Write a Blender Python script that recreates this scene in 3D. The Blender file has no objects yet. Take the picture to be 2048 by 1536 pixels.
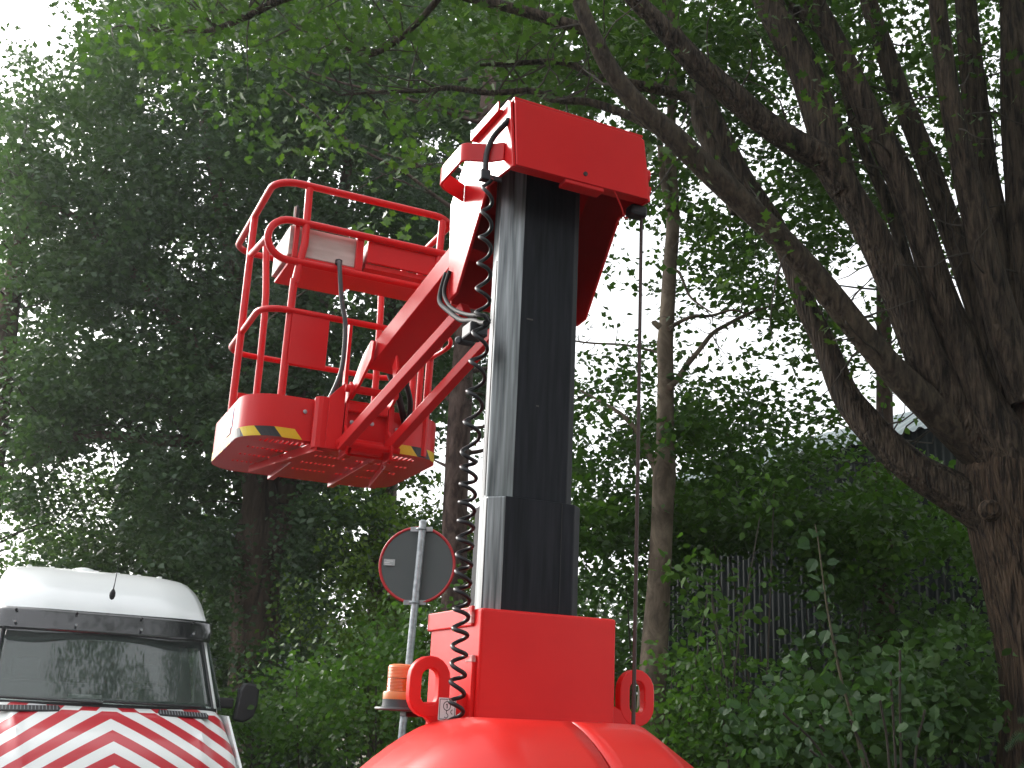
import bpy, bmesh, math, random
import numpy as np
from mathutils import Vector, Matrix
from math import sin, cos, pi, radians, sqrt
random.seed(7)
rng = np.random.default_rng(11)
SC = bpy.context.scene
COL = SC.collection

# ------------------------------------------------------------------ camera
FPX, PITCH, ROLL, EYE = 2201.35, 0.2914, 0.0463, 1.5
cd = bpy.data.cameras.new('camera'); cam = bpy.data.objects.new('camera', cd); COL.objects.link(cam)
cd.sensor_width = 36.0; cd.lens = 36.0 * FPX / 2048.0; cd.clip_start = 0.05; cd.clip_end = 3000
_fw = Vector((0, cos(PITCH), sin(PITCH))); _r = Vector((1, 0, 0)); _u = Vector((0, -sin(PITCH), cos(PITCH)))
_r2 = _r * cos(ROLL) + _u * sin(ROLL); _u2 = _u * cos(ROLL) - _r * sin(ROLL)
cam.matrix_world = Matrix(((_r2.x, _u2.x, -_fw.x, 0), (_r2.y, _u2.y, -_fw.y, 0), (_r2.z, _u2.z, -_fw.z, EYE), (0, 0, 0, 1)))
SC.camera = cam

# ------------------------------------------------------------------ world, sun, exposure
SUN_EL, SUN_AZ = radians(30), radians(-50)      # azimuth from +Y towards +X
W = bpy.data.worlds.new('World'); SC.world = W; W.use_nodes = True
nt = W.node_tree; nt.nodes.clear()
wo = nt.nodes.new('ShaderNodeOutputWorld'); bg = nt.nodes.new('ShaderNodeBackground')
sk = nt.nodes.new('ShaderNodeTexSky'); sk.sky_type = 'NISHITA'; sk.sun_disc = False
sk.sun_elevation = SUN_EL; sk.sun_rotation = SUN_AZ
sk.air_density = 1.0; sk.dust_density = 6.0; sk.ozone_density = 1.0
hs = nt.nodes.new('ShaderNodeHueSaturation'); hs.inputs['Saturation'].default_value = 0.3
# thin bright cloud veiling the whole sky
cl = nt.nodes.new('ShaderNodeMixRGB'); cl.inputs[0].default_value = 0.5; cl.inputs[2].default_value = (8.2, 8.4, 8.6, 1)
nt.links.new(sk.outputs[0], hs.inputs['Color']); nt.links.new(hs.outputs[0], cl.inputs[1]); nt.links.new(cl.outputs[0], bg.inputs[0])
bg.inputs[1].default_value = 0.15
nt.links.new(bg.outputs[0], wo.inputs[0])
sd = bpy.data.lights.new('sun', 'SUN'); sd.energy = 1.5; sd.angle = radians(16); sd.color = (1, 0.97, 0.92)
so = bpy.data.objects.new('sun', sd); COL.objects.link(so)
_sdir = Vector((sin(SUN_AZ) * cos(SUN_EL), cos(SUN_AZ) * cos(SUN_EL), sin(SUN_EL)))
so.rotation_euler = _sdir.to_track_quat('Z', 'Y').to_euler(); so.location = (0, 0, 30)
vs = SC.view_settings; vs.view_transform = 'Standard'; vs.look = 'None'; vs.gamma = 1.0; vs.use_curve_mapping = False
vs.exposure = 1.1

# ------------------------------------------------------------------ helpers
def ray(px, py):
    return _fw * FPX + _r2 * (px - 1024) - _u2 * (py - 768)
def at(px, py, Y):
    d = ray(px, py); return Vector((0, 0, EYE)) + d * (Y / d.y)
def catmull(P, n=6):
    P = [Vector(p) for p in P]
    if len(P) < 3: return P
    Q = [P[0] * 2 - P[1]] + P + [P[-1] * 2 - P[-2]]
    out = []
    for i in range(1, len(Q) - 2):
        a, b, c, d = Q[i - 1], Q[i], Q[i + 1], Q[i + 2]
        for k in range(n):
            t = k / n
            out.append(0.5 * ((2 * b) + (c - a) * t + (2 * a - 5 * b + 4 * c - d) * t * t + (3 * b - a - 3 * c + d) * t ** 3))
    out.append(P[-1]); return out

def mat(name, base, rough=0.5, metal=0.0, coat=0.0, spec=0.5, coat_rough=0.05):
    m = bpy.data.materials.new(name); m.use_nodes = True
    b = m.node_tree.nodes['Principled BSDF']
    b.inputs['Base Color'].default_value = (*base, 1); b.inputs['Roughness'].default_value = rough
    b.inputs['Metallic'].default_value = metal; b.inputs['Coat Weight'].default_value = coat
    b.inputs['Coat Roughness'].default_value = coat_rough
    b.inputs['Specular IOR Level'].default_value = spec
    return m
def N(m, t): return m.node_tree.nodes.new(t)
def L(m, a, b): m.node_tree.links.new(a, b)
def BSDF(m): return m.node_tree.nodes['Principled BSDF']
def noise_col(m, c1, c2, scale=4, detail=6, stretch=(1, 1, 1), lo=0.35, hi=0.65, coord='Object', bump=0.0, bdist=0.01, rough=None):
    tc = N(m, 'ShaderNodeTexCoord'); mp = N(m, 'ShaderNodeMapping'); mp.inputs['Scale'].default_value = stretch
    nz = N(m, 'ShaderNodeTexNoise'); nz.inputs['Scale'].default_value = scale; nz.inputs['Detail'].default_value = detail
    L(m, tc.outputs[coord], mp.inputs[0]); L(m, mp.outputs[0], nz.inputs[0])
    cr = N(m, 'ShaderNodeValToRGB'); e = cr.color_ramp.elements
    e[0].position = lo; e[1].position = hi; e[0].color = (*c1, 1); e[1].color = (*c2, 1)
    L(m, nz.outputs[0], cr.inputs[0]); L(m, cr.outputs[0], BSDF(m).inputs['Base Color'])
    if bump:
        bp = N(m, 'ShaderNodeBump'); bp.inputs['Strength'].default_value = bump; bp.inputs['Distance'].default_value = bdist
        L(m, nz.outputs[0], bp.inputs['Height']); L(m, bp.outputs[0], BSDF(m).inputs['Normal'])
    if rough:
        mr = N(m, 'ShaderNodeMapRange'); mr.inputs['To Min'].default_value = rough[0]; mr.inputs['To Max'].default_value = rough[1]
        L(m, nz.outputs[0], mr.inputs[0]); L(m, mr.outputs[0], BSDF(m).inputs['Roughness'])
    return nz, cr

def link_mesh(name, me, material=None, parent=None):
    o = bpy.data.objects.new(name, me); COL.objects.link(o)
    if material is not None:
        for m_ in (material if isinstance(material, (list, tuple)) else [material]): me.materials.append(m_)
    if parent is not None: o.parent = parent
    return o
class MB:
    """collects shapes in local coordinates; build() links them as ONE mesh object"""
    def __init__(s): s.bm = bmesh.new()
    def poly(s, pts, mi=0):
        f = s.bm.faces.new([s.bm.verts.new(p) for p in pts]); f.material_index = mi; return f
    def box(s, c0, c1, M=None, mi=0):
        x0, y0, z0 = c0; x1, y1, z1 = c1
        v = [Vector(p) for p in ((x0, y0, z0), (x1, y0, z0), (x1, y1, z0), (x0, y1, z0), (x0, y0, z1), (x1, y0, z1), (x1, y1, z1), (x0, y1, z1))]
        if M is not None: v = [M @ p for p in v]
        v = [s.bm.verts.new(p) for p in v]
        for f in ((0, 3, 2, 1), (4, 5, 6, 7), (0, 1, 5, 4), (1, 2, 6, 5), (2, 3, 7, 6), (3, 0, 4, 7)):
            s.bm.faces.new([v[i] for i in f]).material_index = mi
        return s
    def extrude(s, pts, vec, mi=0):
        """closed prism: polygon pts (3D) swept by vec"""
        vec = Vector(vec); a = [s.bm.verts.new(p) for p in pts]; b = [s.bm.verts.new(Vector(p) + vec) for p in pts]
        n = len(a)
        s.bm.faces.new(a).material_index = mi; s.bm.faces.new(b[::-1]).material_index = mi
        for i in range(n): s.bm.faces.new((a[i], b[i], b[(i + 1) % n], a[(i + 1) % n])).material_index = mi
        return s
    def ringplate(s, outer, inner, vec, mi=0):
        """plate with a hole: outer and inner loops with the same number of points"""
        vec = Vector(vec); n = len(outer)
        V = [[s.bm.verts.new(Vector(p) + k * vec) for p in lp] for k in (0, 1) for lp in (outer, inner)]
        o0, i0, o1, i1 = V
        for i in range(n):
            j = (i + 1) % n
            for q in ((o0[i], o0[j], i0[j], i0[i]), (o1[j], o1[i], i1[i], i1[j]), (o0[j], o0[i], o1[i], o1[j]), (i0[i], i0[j], i1[j], i1[i])):
                s.bm.faces.new(q).material_index = mi
        return s
    def tube(s, path, r, sides=10, cap=True, closed=False, mi=0, disp=None):
        path = [Vector(p) for p in path]; n = len(path)
        rr = r if hasattr(r, '__len__') else [r] * n
        T = []
        for i in range(n):
            a = path[i - 1] if (i > 0 or closed) else path[0]; b = path[(i + 1) % n] if (i < n - 1 or closed) else path[-1]
            t = b - a; T.append(t.normalized() if t.length > 1e-9 else Vector((0, 0, 1)))
        up = Vector((0, 0, 1)) if abs(T[0].z) < 0.9 else Vector((1, 0, 0))
        nrm = (up - T[0] * up.dot(T[0])).normalized(); rings = []
        for i in range(n):
            nrm = nrm - T[i] * nrm.dot(T[i]); nrm.normalize(); bn = T[i].cross(nrm)
            ring = []
            for k in range(sides):
                a = 2 * pi * k / sides; rad = rr[i]
                if disp: rad *= disp(i / max(1, n - 1), a, path[i])
                ring.append(s.bm.verts.new(path[i] + (nrm * cos(a) + bn * sin(a)) * rad))
            rings.append(ring)
        m = n if closed else n - 1
        for i in range(m):
            A, B = rings[i], rings[(i + 1) % n]
            for k in range(sides):
                s.bm.faces.new((A[k], A[(k + 1) % sides], B[(k + 1) % sides], B[k])).material_index = mi
        if cap and not closed:
            s.bm.faces.new(rings[0][::-1]).material_index = mi; s.bm.faces.new(rings[-1]).material_index = mi
        return s
    def cyl(s, a, b, r, sides=16, r2=None, mi=0):
        return s.tube([a, b], [r, r if r2 is None else r2], sides, mi=mi)
    def lathe(s, prof, origin=(0, 0, 0), sides=24, mi=0, axis=None):
        o = Vector(origin); ax = Vector(axis or (0, 0, 1)).normalized()
        e1 = ax.orthogonal().normalized(); e2 = ax.cross(e1); rings = []
        for (r, z) in prof:
            rings.append([s.bm.verts.new(o + ax * z + (e1 * cos(2 * pi * k / sides) + e2 * sin(2 * pi * k / sides)) * max(r, 1e-5)) for k in range(sides)])
        for A, B in zip(rings, rings[1:]):
            for k in range(sides): s.bm.faces.new((A[k], A[(k + 1) % sides], B[(k + 1) % sides], B[k])).material_index = mi
        s.bm.faces.new(rings[0][::-1]).material_index = mi; s.bm.faces.new(rings[-1]).material_index = mi
        return s
    def grid(s, P, mi=0):
        """P: rows of points"""
        V = [[s.bm.verts.new(p) for p in row] for row in P]
        for i in range(len(V) - 1):
            for j in range(len(V[0]) - 1):
                s.bm.faces.new((V[i][j], V[i][j + 1], V[i + 1][j + 1], V[i + 1][j])).material_index = mi
        return s
    def build(s, name, material=None, parent=None, smooth=None, bevel=0, solid=0, bseg=2, fix=True):
        if fix: bmesh.ops.recalc_face_normals(s.bm, faces=s.bm.faces[:])
        if smooth is not None:
            ca = cos(radians(smooth))
            for f in s.bm.faces: f.smooth = True
            for e in s.bm.edges:
                if len(e.link_faces) == 2: e.smooth = e.link_faces[0].normal.dot(e.link_faces[1].normal) > ca
        me = bpy.data.meshes.new(name); s.bm.to_mesh(me); s.bm.free()
        o = link_mesh(name, me, material, parent)
        if solid:
            q = o.modifiers.new('solid', 'SOLIDIFY'); q.thickness = solid; q.offset = 0
        if bevel:
            q = o.modifiers.new('bevel', 'BEVEL'); q.width = bevel; q.segments = bseg; q.limit_method = 'ANGLE'; q.angle_limit = radians(40)
            q.harden_normals = False
        return o
def tag(o, label, cat, group=None, kind=None):
    if label: o['label'] = label
    if cat: o['category'] = cat
    if group: o['group'] = group
    if kind: o['kind'] = kind
    return o
def thing(name, loc, label, cat, rz=0.0, group=None):
    o = bpy.data.objects.new(name, None); COL.objects.link(o); o.location = loc; o.rotation_euler = (0, 0, rz)
    return tag(o, label, cat, group)
def structure(o): o['kind'] = 'structure'; return o

# ------------------------------------------------------------------ materials
def red_paint(name, c=(0.58, 0.008, 0.012), c2=(0.64, 0.014, 0.016), rough=0.30, coat=0.08, wear=0.0):
    m = mat(name, c, rough, 0, coat, 0.28, 0.12)
    nz, cr = noise_col(m, c, c2, 3, 8, lo=0.35, hi=0.65)
    b2 = N(m, 'ShaderNodeTexNoise'); b2.inputs['Scale'].default_value = 14; b2.inputs['Detail'].default_value = 4
    tc = N(m, 'ShaderNodeTexCoord'); L(m, tc.outputs['Object'], b2.inputs[0])
    bp = N(m, 'ShaderNodeBump'); bp.inputs['Strength'].default_value = 0.12; bp.inputs['Distance'].default_value = 0.004
    L(m, b2.outputs[0], bp.inputs['Height']); L(m, bp.outputs[0], BSDF(m).inputs['Normal'])
    mr = N(m, 'ShaderNodeMapRange'); mr.inputs['To Min'].default_value = rough - 0.09; mr.inputs['To Max'].default_value = rough + 0.10
    L(m, nz.outputs[0], mr.inputs[0]); L(m, mr.outputs[0], BSDF(m).inputs['Roughness'])
    # fine scratches and dust specks
    n3 = N(m, 'ShaderNodeTexNoise'); n3.inputs['Scale'].default_value = 60; n3.inputs['Detail'].default_value = 8; n3.inputs['Roughness'].default_value = 0.75
    L(m, tc.outputs['Object'], n3.inputs[0])
    c3 = N(m, 'ShaderNodeValToRGB'); c3.color_ramp.elements[0].position = 0.66; c3.color_ramp.elements[1].position = 0.74
    c3.color_ramp.elements[1].color = (0.55, 0.55, 0.55, 1)
    L(m, n3.outputs[0], c3.inputs[0])
    mx = N(m, 'ShaderNodeMixRGB'); mx.inputs[2].default_value = (0.26, 0.02, 0.018, 1)
    L(m, c3.outputs[0], mx.inputs[0]); L(m, cr.outputs[0], mx.inputs[1]); L(m, mx.outputs[0], BSDF(m).inputs['Base Color'])
    return m
RED = red_paint('red_paint')
REDB = red_paint('red_base_paint', (0.68, 0.012, 0.013), (0.75, 0.018, 0.016), 0.36, 0.03)
REDC = red_paint('red_cover_plastic', (0.60, 0.015, 0.012), (0.66, 0.022, 0.016), 0.34, 0.08)
BLK = mat('black_rubber', (0.012, 0.012, 0.014), 0.36, 0, 0, 0.35)
DRK = mat('dark_steel', (0.03, 0.03, 0.035), 0.45, 0.3)
GREYHOSE = mat('grey_hose', (0.05, 0.055, 0.06), 0.4)
GALV = mat('galvanised', (0.42, 0.45, 0.47), 0.45, 0.7)
noise_col(GALV, (0.30, 0.33, 0.35), (0.50, 0.53, 0.55), 30, 5, rough=(0.35, 0.6))
MAST = mat('mast_enamel', (0.018, 0.019, 0.023), 0.3, 0.0, 0.0, 0.12, 0.12)
noise_col(MAST, (0.008, 0.009, 0.012), (0.024, 0.026, 0.032), 10, 7, stretch=(6, 6, 0.4), lo=0.3, hi=0.75, rough=(0.3, 0.55))
MASTL = mat('mast_aluminium', (0.35, 0.37, 0.38), 0.35, 0.6)  # same black paint; the sky's reflection is put into this pale colour
noise_col(MASTL, (0.07, 0.078, 0.082), (0.36, 0.38, 0.39), 9, 7, stretch=(8, 8, 0.3), lo=0.3, hi=0.7, rough=(0.25, 0.5))
YEL = mat('tape_yellow', (0.72, 0.50, 0.015), 0.45)
TBLK = mat('tape_black', (0.02, 0.022, 0.024), 0.45)
WHITE = mat('white_label', (0.75, 0.75, 0.75), 0.5)
BLUEW = mat('blue_label', (0.15, 0.30, 0.55), 0.4)
PANELW = mat('control_box_white', (0.52, 0.50, 0.46), 0.55)
noise_col(PANELW, (0.40, 0.36, 0.32), (0.60, 0.58, 0.54), 5, 6, stretch=(1, 1, 5), lo=0.3, hi=0.7)
INK = mat('ink', (0.01, 0.01, 0.012), 0.5)

def leaf_mat(name, cols, trans=0.35, rough=0.45, spec=0.4, tcol=(1.5, 1.9, 0.6)):
    m = bpy.data.materials.new(name); m.use_nodes = True; nt = m.node_tree
    b = nt.nodes['Principled BSDF']; out = nt.nodes['Material Output']
    a = N(m, 'ShaderNodeAttribute'); a.attribute_name = 'rnd'
    cr = N(m, 'ShaderNodeValToRGB'); cr.color_ramp.interpolation = 'LINEAR'
    el = cr.color_ramp.elements
    el[0].position = 0; el[0].color = (*cols[0], 1); el[1].position = 1; el[1].color = (*cols[-1], 1)
    for i, c in enumerate(cols[1:-1]):
        e = el.new((i + 1) / (len(cols) - 1)); e.color = (*c, 1)
    L(m, a.outputs['Fac'], cr.inputs[0])
    L(m, cr.outputs[0], b.inputs['Base Color']); b.inputs['Roughness'].default_value = rough; b.inputs['Specular IOR Level'].default_value = spec
    t = N(m, 'ShaderNodeBsdfTranslucent'); mu = N(m, 'ShaderNodeMixRGB'); mu.blend_type = 'MULTIPLY'; mu.inputs[0].default_value = 1
    mu.inputs[2].default_value = (*tcol, 1); L(m, cr.outputs[0], mu.inputs[1]); L(m, mu.outputs[0], t.inputs[0])
    ms = N(m, 'ShaderNodeMixShader'); ms.inputs[0].default_value = trans
    L(m, b.outputs[0], ms.inputs[1]); L(m, t.outputs[0], ms.inputs[2]); L(m, ms.outputs[0], out.inputs[0])
    return m
LF_OAK = leaf_mat('oak_leaf', [(0.026, 0.050, 0.016), (0.038, 0.074, 0.018), (0.052, 0.096, 0.021), (0.072, 0.116, 0.024)], 0.38)
LF_BIG = leaf_mat('broad_leaf', [(0.028, 0.055, 0.020), (0.040, 0.080, 0.022), (0.055, 0.100, 0.022)], 0.4)
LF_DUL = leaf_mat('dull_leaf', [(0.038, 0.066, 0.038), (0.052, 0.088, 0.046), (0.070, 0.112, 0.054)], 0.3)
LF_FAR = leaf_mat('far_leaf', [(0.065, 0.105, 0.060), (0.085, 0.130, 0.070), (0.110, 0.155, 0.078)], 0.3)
LF_YEL = leaf_mat('yellowish_leaf', [(0.065, 0.110, 0.024), (0.095, 0.150, 0.030), (0.130, 0.185, 0.038)], 0.42)
LF_SHR = leaf_mat('shrub_leaf', [(0.040, 0.088, 0.024), (0.066, 0.130, 0.030), (0.095, 0.170, 0.036)], 0.35, 0.5, 0.3)
LF_DRK = leaf_mat('understorey_leaf', [(0.040, 0.080, 0.028), (0.058, 0.112, 0.036), (0.076, 0.138, 0.042)], 0.3, 0.5, 0.3)
LF_PIN = leaf_mat('pine_needle', [(0.025, 0.045, 0.032), (0.038, 0.062, 0.040), (0.050, 0.078, 0.045)], 0.12, 0.5)
LF_IVY = leaf_mat('sapling_leaf', [(0.028, 0.060, 0.026), (0.038, 0.078, 0.032), (0.050, 0.096, 0.036)], 0.3, 0.55, 0.25)

def bark_mat(name, c1, c2, scale=9, stretch=(1, 1, 0.18), bump=0.9, dist=0.03):
    m = mat(name, c1, 0.85, 0, 0, 0.25)
    tc = N(m, 'ShaderNodeTexCoord'); mp = N(m, 'ShaderNodeMapping'); mp.inputs['Scale'].default_value = stretch
    L(m, tc.outputs['Object'], mp.inputs[0])
    nz = N(m, 'ShaderNodeTexNoise'); nz.inputs['Scale'].default_value = scale; nz.inputs['Detail'].default_value = 9; nz.inputs['Roughness'].default_value = 0.65
    nz.inputs['Distortion'].default_value = 0.6
    L(m, mp.outputs[0], nz.inputs[0])
    cr = N(m, 'ShaderNodeValToRGB'); e = cr.color_ramp.elements
    e[0].position = 0.38; e[1].position = 0.66; e[0].color = (*c1, 1); e[1].color = (*c2, 1)
    L(m, nz.outputs[0], cr.inputs[0]); L(m, cr.outputs[0], BSDF(m).inputs['Base Color'])
    vo = N(m, 'ShaderNodeTexVoronoi'); vo.inputs['Scale'].default_value = scale * 1.6; vo.feature = 'DISTANCE_TO_EDGE'
    L(m, mp.outputs[0], vo.inputs[0])
    ad = N(m, 'ShaderNodeMath'); ad.operation = 'ADD'; L(m, nz.outputs[0], ad.inputs[0]); L(m, vo.outputs[0], ad.inputs[1])
    bp = N(m, 'ShaderNodeBump'); bp.inputs['Strength'].default_value = bump; bp.inputs['Distance'].default_value = dist
    L(m, ad.outputs[0], bp.inputs['Height']); L(m, bp.outputs[0], BSDF(m).inputs['Normal'])
    return m
BARK = bark_mat('fissured_bark', (0.013, 0.009, 0.0065), (0.125, 0.084, 0.055), 26, (1, 1, 0.11), 1.0, 0.05)
BARKL = bark_mat('smooth_limb_bark', (0.022, 0.017, 0.013), (0.085, 0.066, 0.046), 20, (1, 1, 0.3), 0.7, 0.02)
BARKD = bark_mat('dark_limb_bark', (0.011, 0.0085, 0.0062), (0.100, 0.074, 0.053), 25, (1, 1, 0.14), 1.0, 0.04)
BARKS = bark_mat('slim_tree_bark', (0.065, 0.050, 0.036), (0.18, 0.145, 0.105), 7, (1, 1, 0.6), 0.4, 0.008)
BARKP = bark_mat('pine_bark', (0.045, 0.028, 0.024), (0.14, 0.095, 0.08), 10, (1, 1, 0.4), 0.8, 0.02)
BARKO = bark_mat('old_oak_bark', (0.055, 0.040, 0.032), (0.17, 0.125, 0.095), 6, (1, 1, 0.2), 0.9, 0.04)
TWIG = mat('twig_bark', (0.045, 0.036, 0.028), 0.8)

# ------------------------------------------------------------------ ground and road
gm = mat('soil_and_litter', (0.06, 0.05, 0.03), 0.95); noise_col(gm, (0.03, 0.035, 0.015), (0.10, 0.08, 0.045), 1.2, 10, bump=0.6, bdist=0.05)
g = MB(); g.grid([[(x, y, 0) for x in (-140, -60, -20, 0, 20, 60, 140)] for y in (-140, -60, 0, 4, 30, 60, 140)])
structure(g.build('ground', gm))
rm = mat('asphalt', (0.05, 0.05, 0.05), 0.9); noise_col(rm, (0.038, 0.038, 0.04), (0.065, 0.064, 0.062), 90, 6, bump=0.35, bdist=0.004)
g = MB(); g.poly([(-60, -14, 0.004), (60, -14, 0.004), (60, 5.2, 0.004), (4.0, 5.2, 0.004), (0.4, 9.0, 0.004), (-0.6, 13.5, 0.004), (-60, 13.5, 0.004)])
structure(g.build('road', rm))
km = mat('kerb_concrete', (0.32, 0.31, 0.29), 0.9); noise_col(km, (0.25, 0.24, 0.22), (0.38, 0.37, 0.34), 20, 6, bump=0.3)
g = MB()
for a, b in (((-60, 13.5), (-0.6, 13.5)), ((-0.6, 13.5), (0.4, 9.0)), ((0.4, 9.0), (4.0, 5.2)), ((4.0, 5.2), (60, 5.2))):
    d = Vector((b[0] - a[0], b[1] - a[1], 0)); n_ = d.normalized().cross(Vector((0, 0, 1))) * -0.15
    A = Vector((a[0], a[1], 0)); B = Vector((b[0], b[1], 0))
    g.extrude([A, B, B + n_, A + n_], (0, 0, 0.12))
structure(g.build('kerb', km, bevel=0.01))

# ------------------------------------------------------------------ the aerial lift
YAW = 0.4225
LX, LY = -0.0621, 3.5
lift = thing('aerial_lift', (LX, LY, 0), 'red mast lift with black telescopic mast and raised caged basket', 'aerial lift', YAW)
E0 = EYE
def P3(u, w, z): return Vector((u, w, z + E0))
# --- turret cover (low red bonnet), split by a seam
def cov_z(u, w):
    z = -0.018
    if u > 0.36: z -= 0.018 * min(1, (u - 0.36) / 0.05) + max(0, u - 0.40) * 0.62
    if u < -0.08: t = (-0.08 - u) / 0.30; z -= 0.185 * t ** 1.5
    if w < -0.34: t = (-0.34 - w); z -= 0.30 * t + 0.9 * t * t
    if w > -0.15: z -= 0.05 * (w + 0.15)
    return z
def cover(us, name, mi_lab=None):
    g = MB(); ws = [0.05, -0.05, -0.15, -0.22, -0.28, -0.34, -0.40, -0.46, -0.52, -0.60, -0.68, -0.76]
    rows = [[P3(u, w, cov_z(u, w)) for u in us] for w in ws]
    rows.append([P3(u, -0.80, cov_z(u, -0.76) - 0.12) for u in us]); rows.append([P3(u, -0.80, -0.9) for u in us])
    g.grid(rows)
    return g.build(name, REDC, lift, smooth=38, solid=0.012, bevel=0.0)
def lin(a, b, n): return [a + (b - a) * i / (n - 1) for i in range(n)]
cover(lin(-0.52, 0.146, 16), 'turret_cover')
cover([0.154, 0.2, 0.28, 0.34, 0.36, 0.385, 0.41, 0.43, 0.5, 0.58, 0.66, 0.72, 0.76], 'turret_cover')
g = MB(); g.box(P3(-0.50, -0.70, -0.95), P3(0.74, 0.60, -0.34)); g.build('turret_body', REDB, lift, bevel=0.02)
g = MB()
for w_ in lin(0.04, -0.70, 20):
    pass
wsS = lin(0.04, -0.72, 24)
g.grid([[P3(0.140, w_, cov_z(0.146, w_) - 0.012) for w_ in wsS], [P3(0.160, w_, cov_z(0.154, w_) - 0.012) for w_ in wsS]]); g.build('cover_seam', BLK, lift, solid=0.004)
# --- chassis and wheels (below the frame)
g = MB(); g.box((-0.35, -0.75, 0.14), (0.85, 0.95, 0.52)); ch = g.build('chassis', DRK, lift, bevel=0.03)
for sx in (-0.42, 0.92):
    for sy in (-0.55, 0.7):
        g = MB(); g.lathe([(0.05, -0.09), (0.2, -0.09), (0.225, -0.06), (0.225, 0.06), (0.2, 0.09), (0.05, 0.09)], (sx, sy, 0.225), 32, axis=(1, 0, 0))
        wh = g.build('wheel', BLK, lift, smooth=40)
        g = MB(); g.lathe([(0.02, -0.1), (0.12, -0.1), (0.13, 0.1), (0.02, 0.1)], (sx, sy, 0.225), 24, axis=(1, 0, 0)); g.build('rim', GALV, wh, smooth=40)
# --- mast base box
g = MB(); g.box(P3(0, 0.0, -0.35), P3(0.485, 0.436, 0.316)); box = g.build('mast_base', REDB, lift, bevel=0.009, bseg=3)
g = MB(); g.box(P3(-0.010, 0.055, 0.262), P3(0.0, 0.445, 0.322)); g.box(P3(-0.010, 0.425, 0.262), P3(0.06, 0.447, 0.322))
g.build('top_flange', REDB, box, bevel=0.004)
g = MB(); g.box(P3(-0.014, 0.02, -0.10), P3(0.0, 0.20, 0.165)); g.build('side_plate', REDB, box, bevel=0.003)
wornp = mat('worn_paint', (0.5, 0.25, 0.24), 0.6); noise_col(wornp, (0.52, 0.02, 0.02), (0.62, 0.45, 0.42), 25, 7, lo=0.45, hi=0.62)
for a_, b_ in (((-0.0165, 0.018, 0.150), (-0.002, 0.075, 0.172)), ((-0.0125, 0.05, 0.270), (-0.001, 0.080, 0.325))):
    g = MB(); g.box(P3(*a_), P3(*b_)); g.build('weld_seam', wornp, box, bevel=0.003)
# --- lifting lugs
def lug(sgn, uc):
    def ring(a_, b_, cz0, cz1, n=10):
        pts = []
        for k in range(n + 1):
            t = pi * k / n; pts.append((cos(t) * a_, cz1 + sin(t) * a_))
        for k in range(n + 1):
            t = pi + pi * k / n; pts.append((cos(t) * b_, cz0 + sin(t) * b_))
        return pts
    out = ring(0.066, 0.066, 0.045, 0.096); inn = ring(0.028, 0.028, 0.045, 0.096)
    g = MB()
    g.ringplate([P3(uc + a, 0.045, z) for a, z in out], [P3(uc + a, 0.045, z) for a, z in inn], (0, 0.035, 0))
    # web that flares down to the box
    e = uc - sgn * 0.05
    g.extrude([P3(uc - 0.052 * sgn * -1 * -1, 0.046, 0.02), P3(uc + sgn * 0.062, 0.046, 0.03), P3(uc + sgn * 0.13 + 0 * sgn, 0.046, 0.06), P3(uc + sgn * 0.139, 0.046, -0.20), P3(uc + sgn * 0.04, 0.046, -0.20), P3(uc + sgn * 0.02, 0.046, -0.045)], (0, 0.033, 0))
    return g.build('lifting_lug', REDB, lift, smooth=30, bevel=0.004)
lug(1, -0.138); lug(-1, 0.596 + 0.0)
# --- label on the left lug
g = MB(); g.box(P3(-0.107, 0.0435, -0.026), P3(-0.050, 0.0455, 0.040)); lab = g.build('sticker', WHITE, lift)
g = MB(); y_ = 0.0430
def bar(g, a, b, th=0.0018):
    a = Vector(a); b = Vector(b); d = (b - a); n_ = Vector((-d.z, 0, d.x)).normalized() * th
    g.extrude([a - n_, b - n_, b + n_, a + n_], (0, 0.0006, 0))
def stroke(g, pts, th=0.0012):
    for a, b in zip(pts, pts[1:]): bar(g, a, b, th)
stroke(g, [P3(a, y_, z) for a, z in ((-0.1035, -0.0225), (-0.1035, 0.0355), (-0.0535, 0.0355), (-0.0535, -0.0225), (-0.1035, -0.0225))], 0.0009)
stroke(g, [P3(-0.0800 + 0.0115 * cos(t), y_, 0.016 + 0.013 * sin(t)) for t in lin(0, 2 * pi, 25)], 0.0011)
stroke(g, [P3(-0.083, y_, 0.019), P3(-0.0795, y_, 0.0225), P3(-0.0795, y_, 0.009)], 0.0014)
stroke(g, [P3(-0.0815 + 0.0065 * cos(t), y_, -0.0125 + 0.0065 * sin(t)) for t in lin(-2.6, 1.5, 12)] , 0.0010)
stroke(g, [P3(-0.0813, y_, -0.006), P3(-0.0805, y_, 0.002)], 0.0010)
stroke(g, [P3(-0.062 + 0.0045 * cos(t), y_, -0.001 + 0.006 * sin(t)) for t in lin(1.2, 5.0, 10)], 0.0010)
g.build('lettering', INK, lab)
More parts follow.
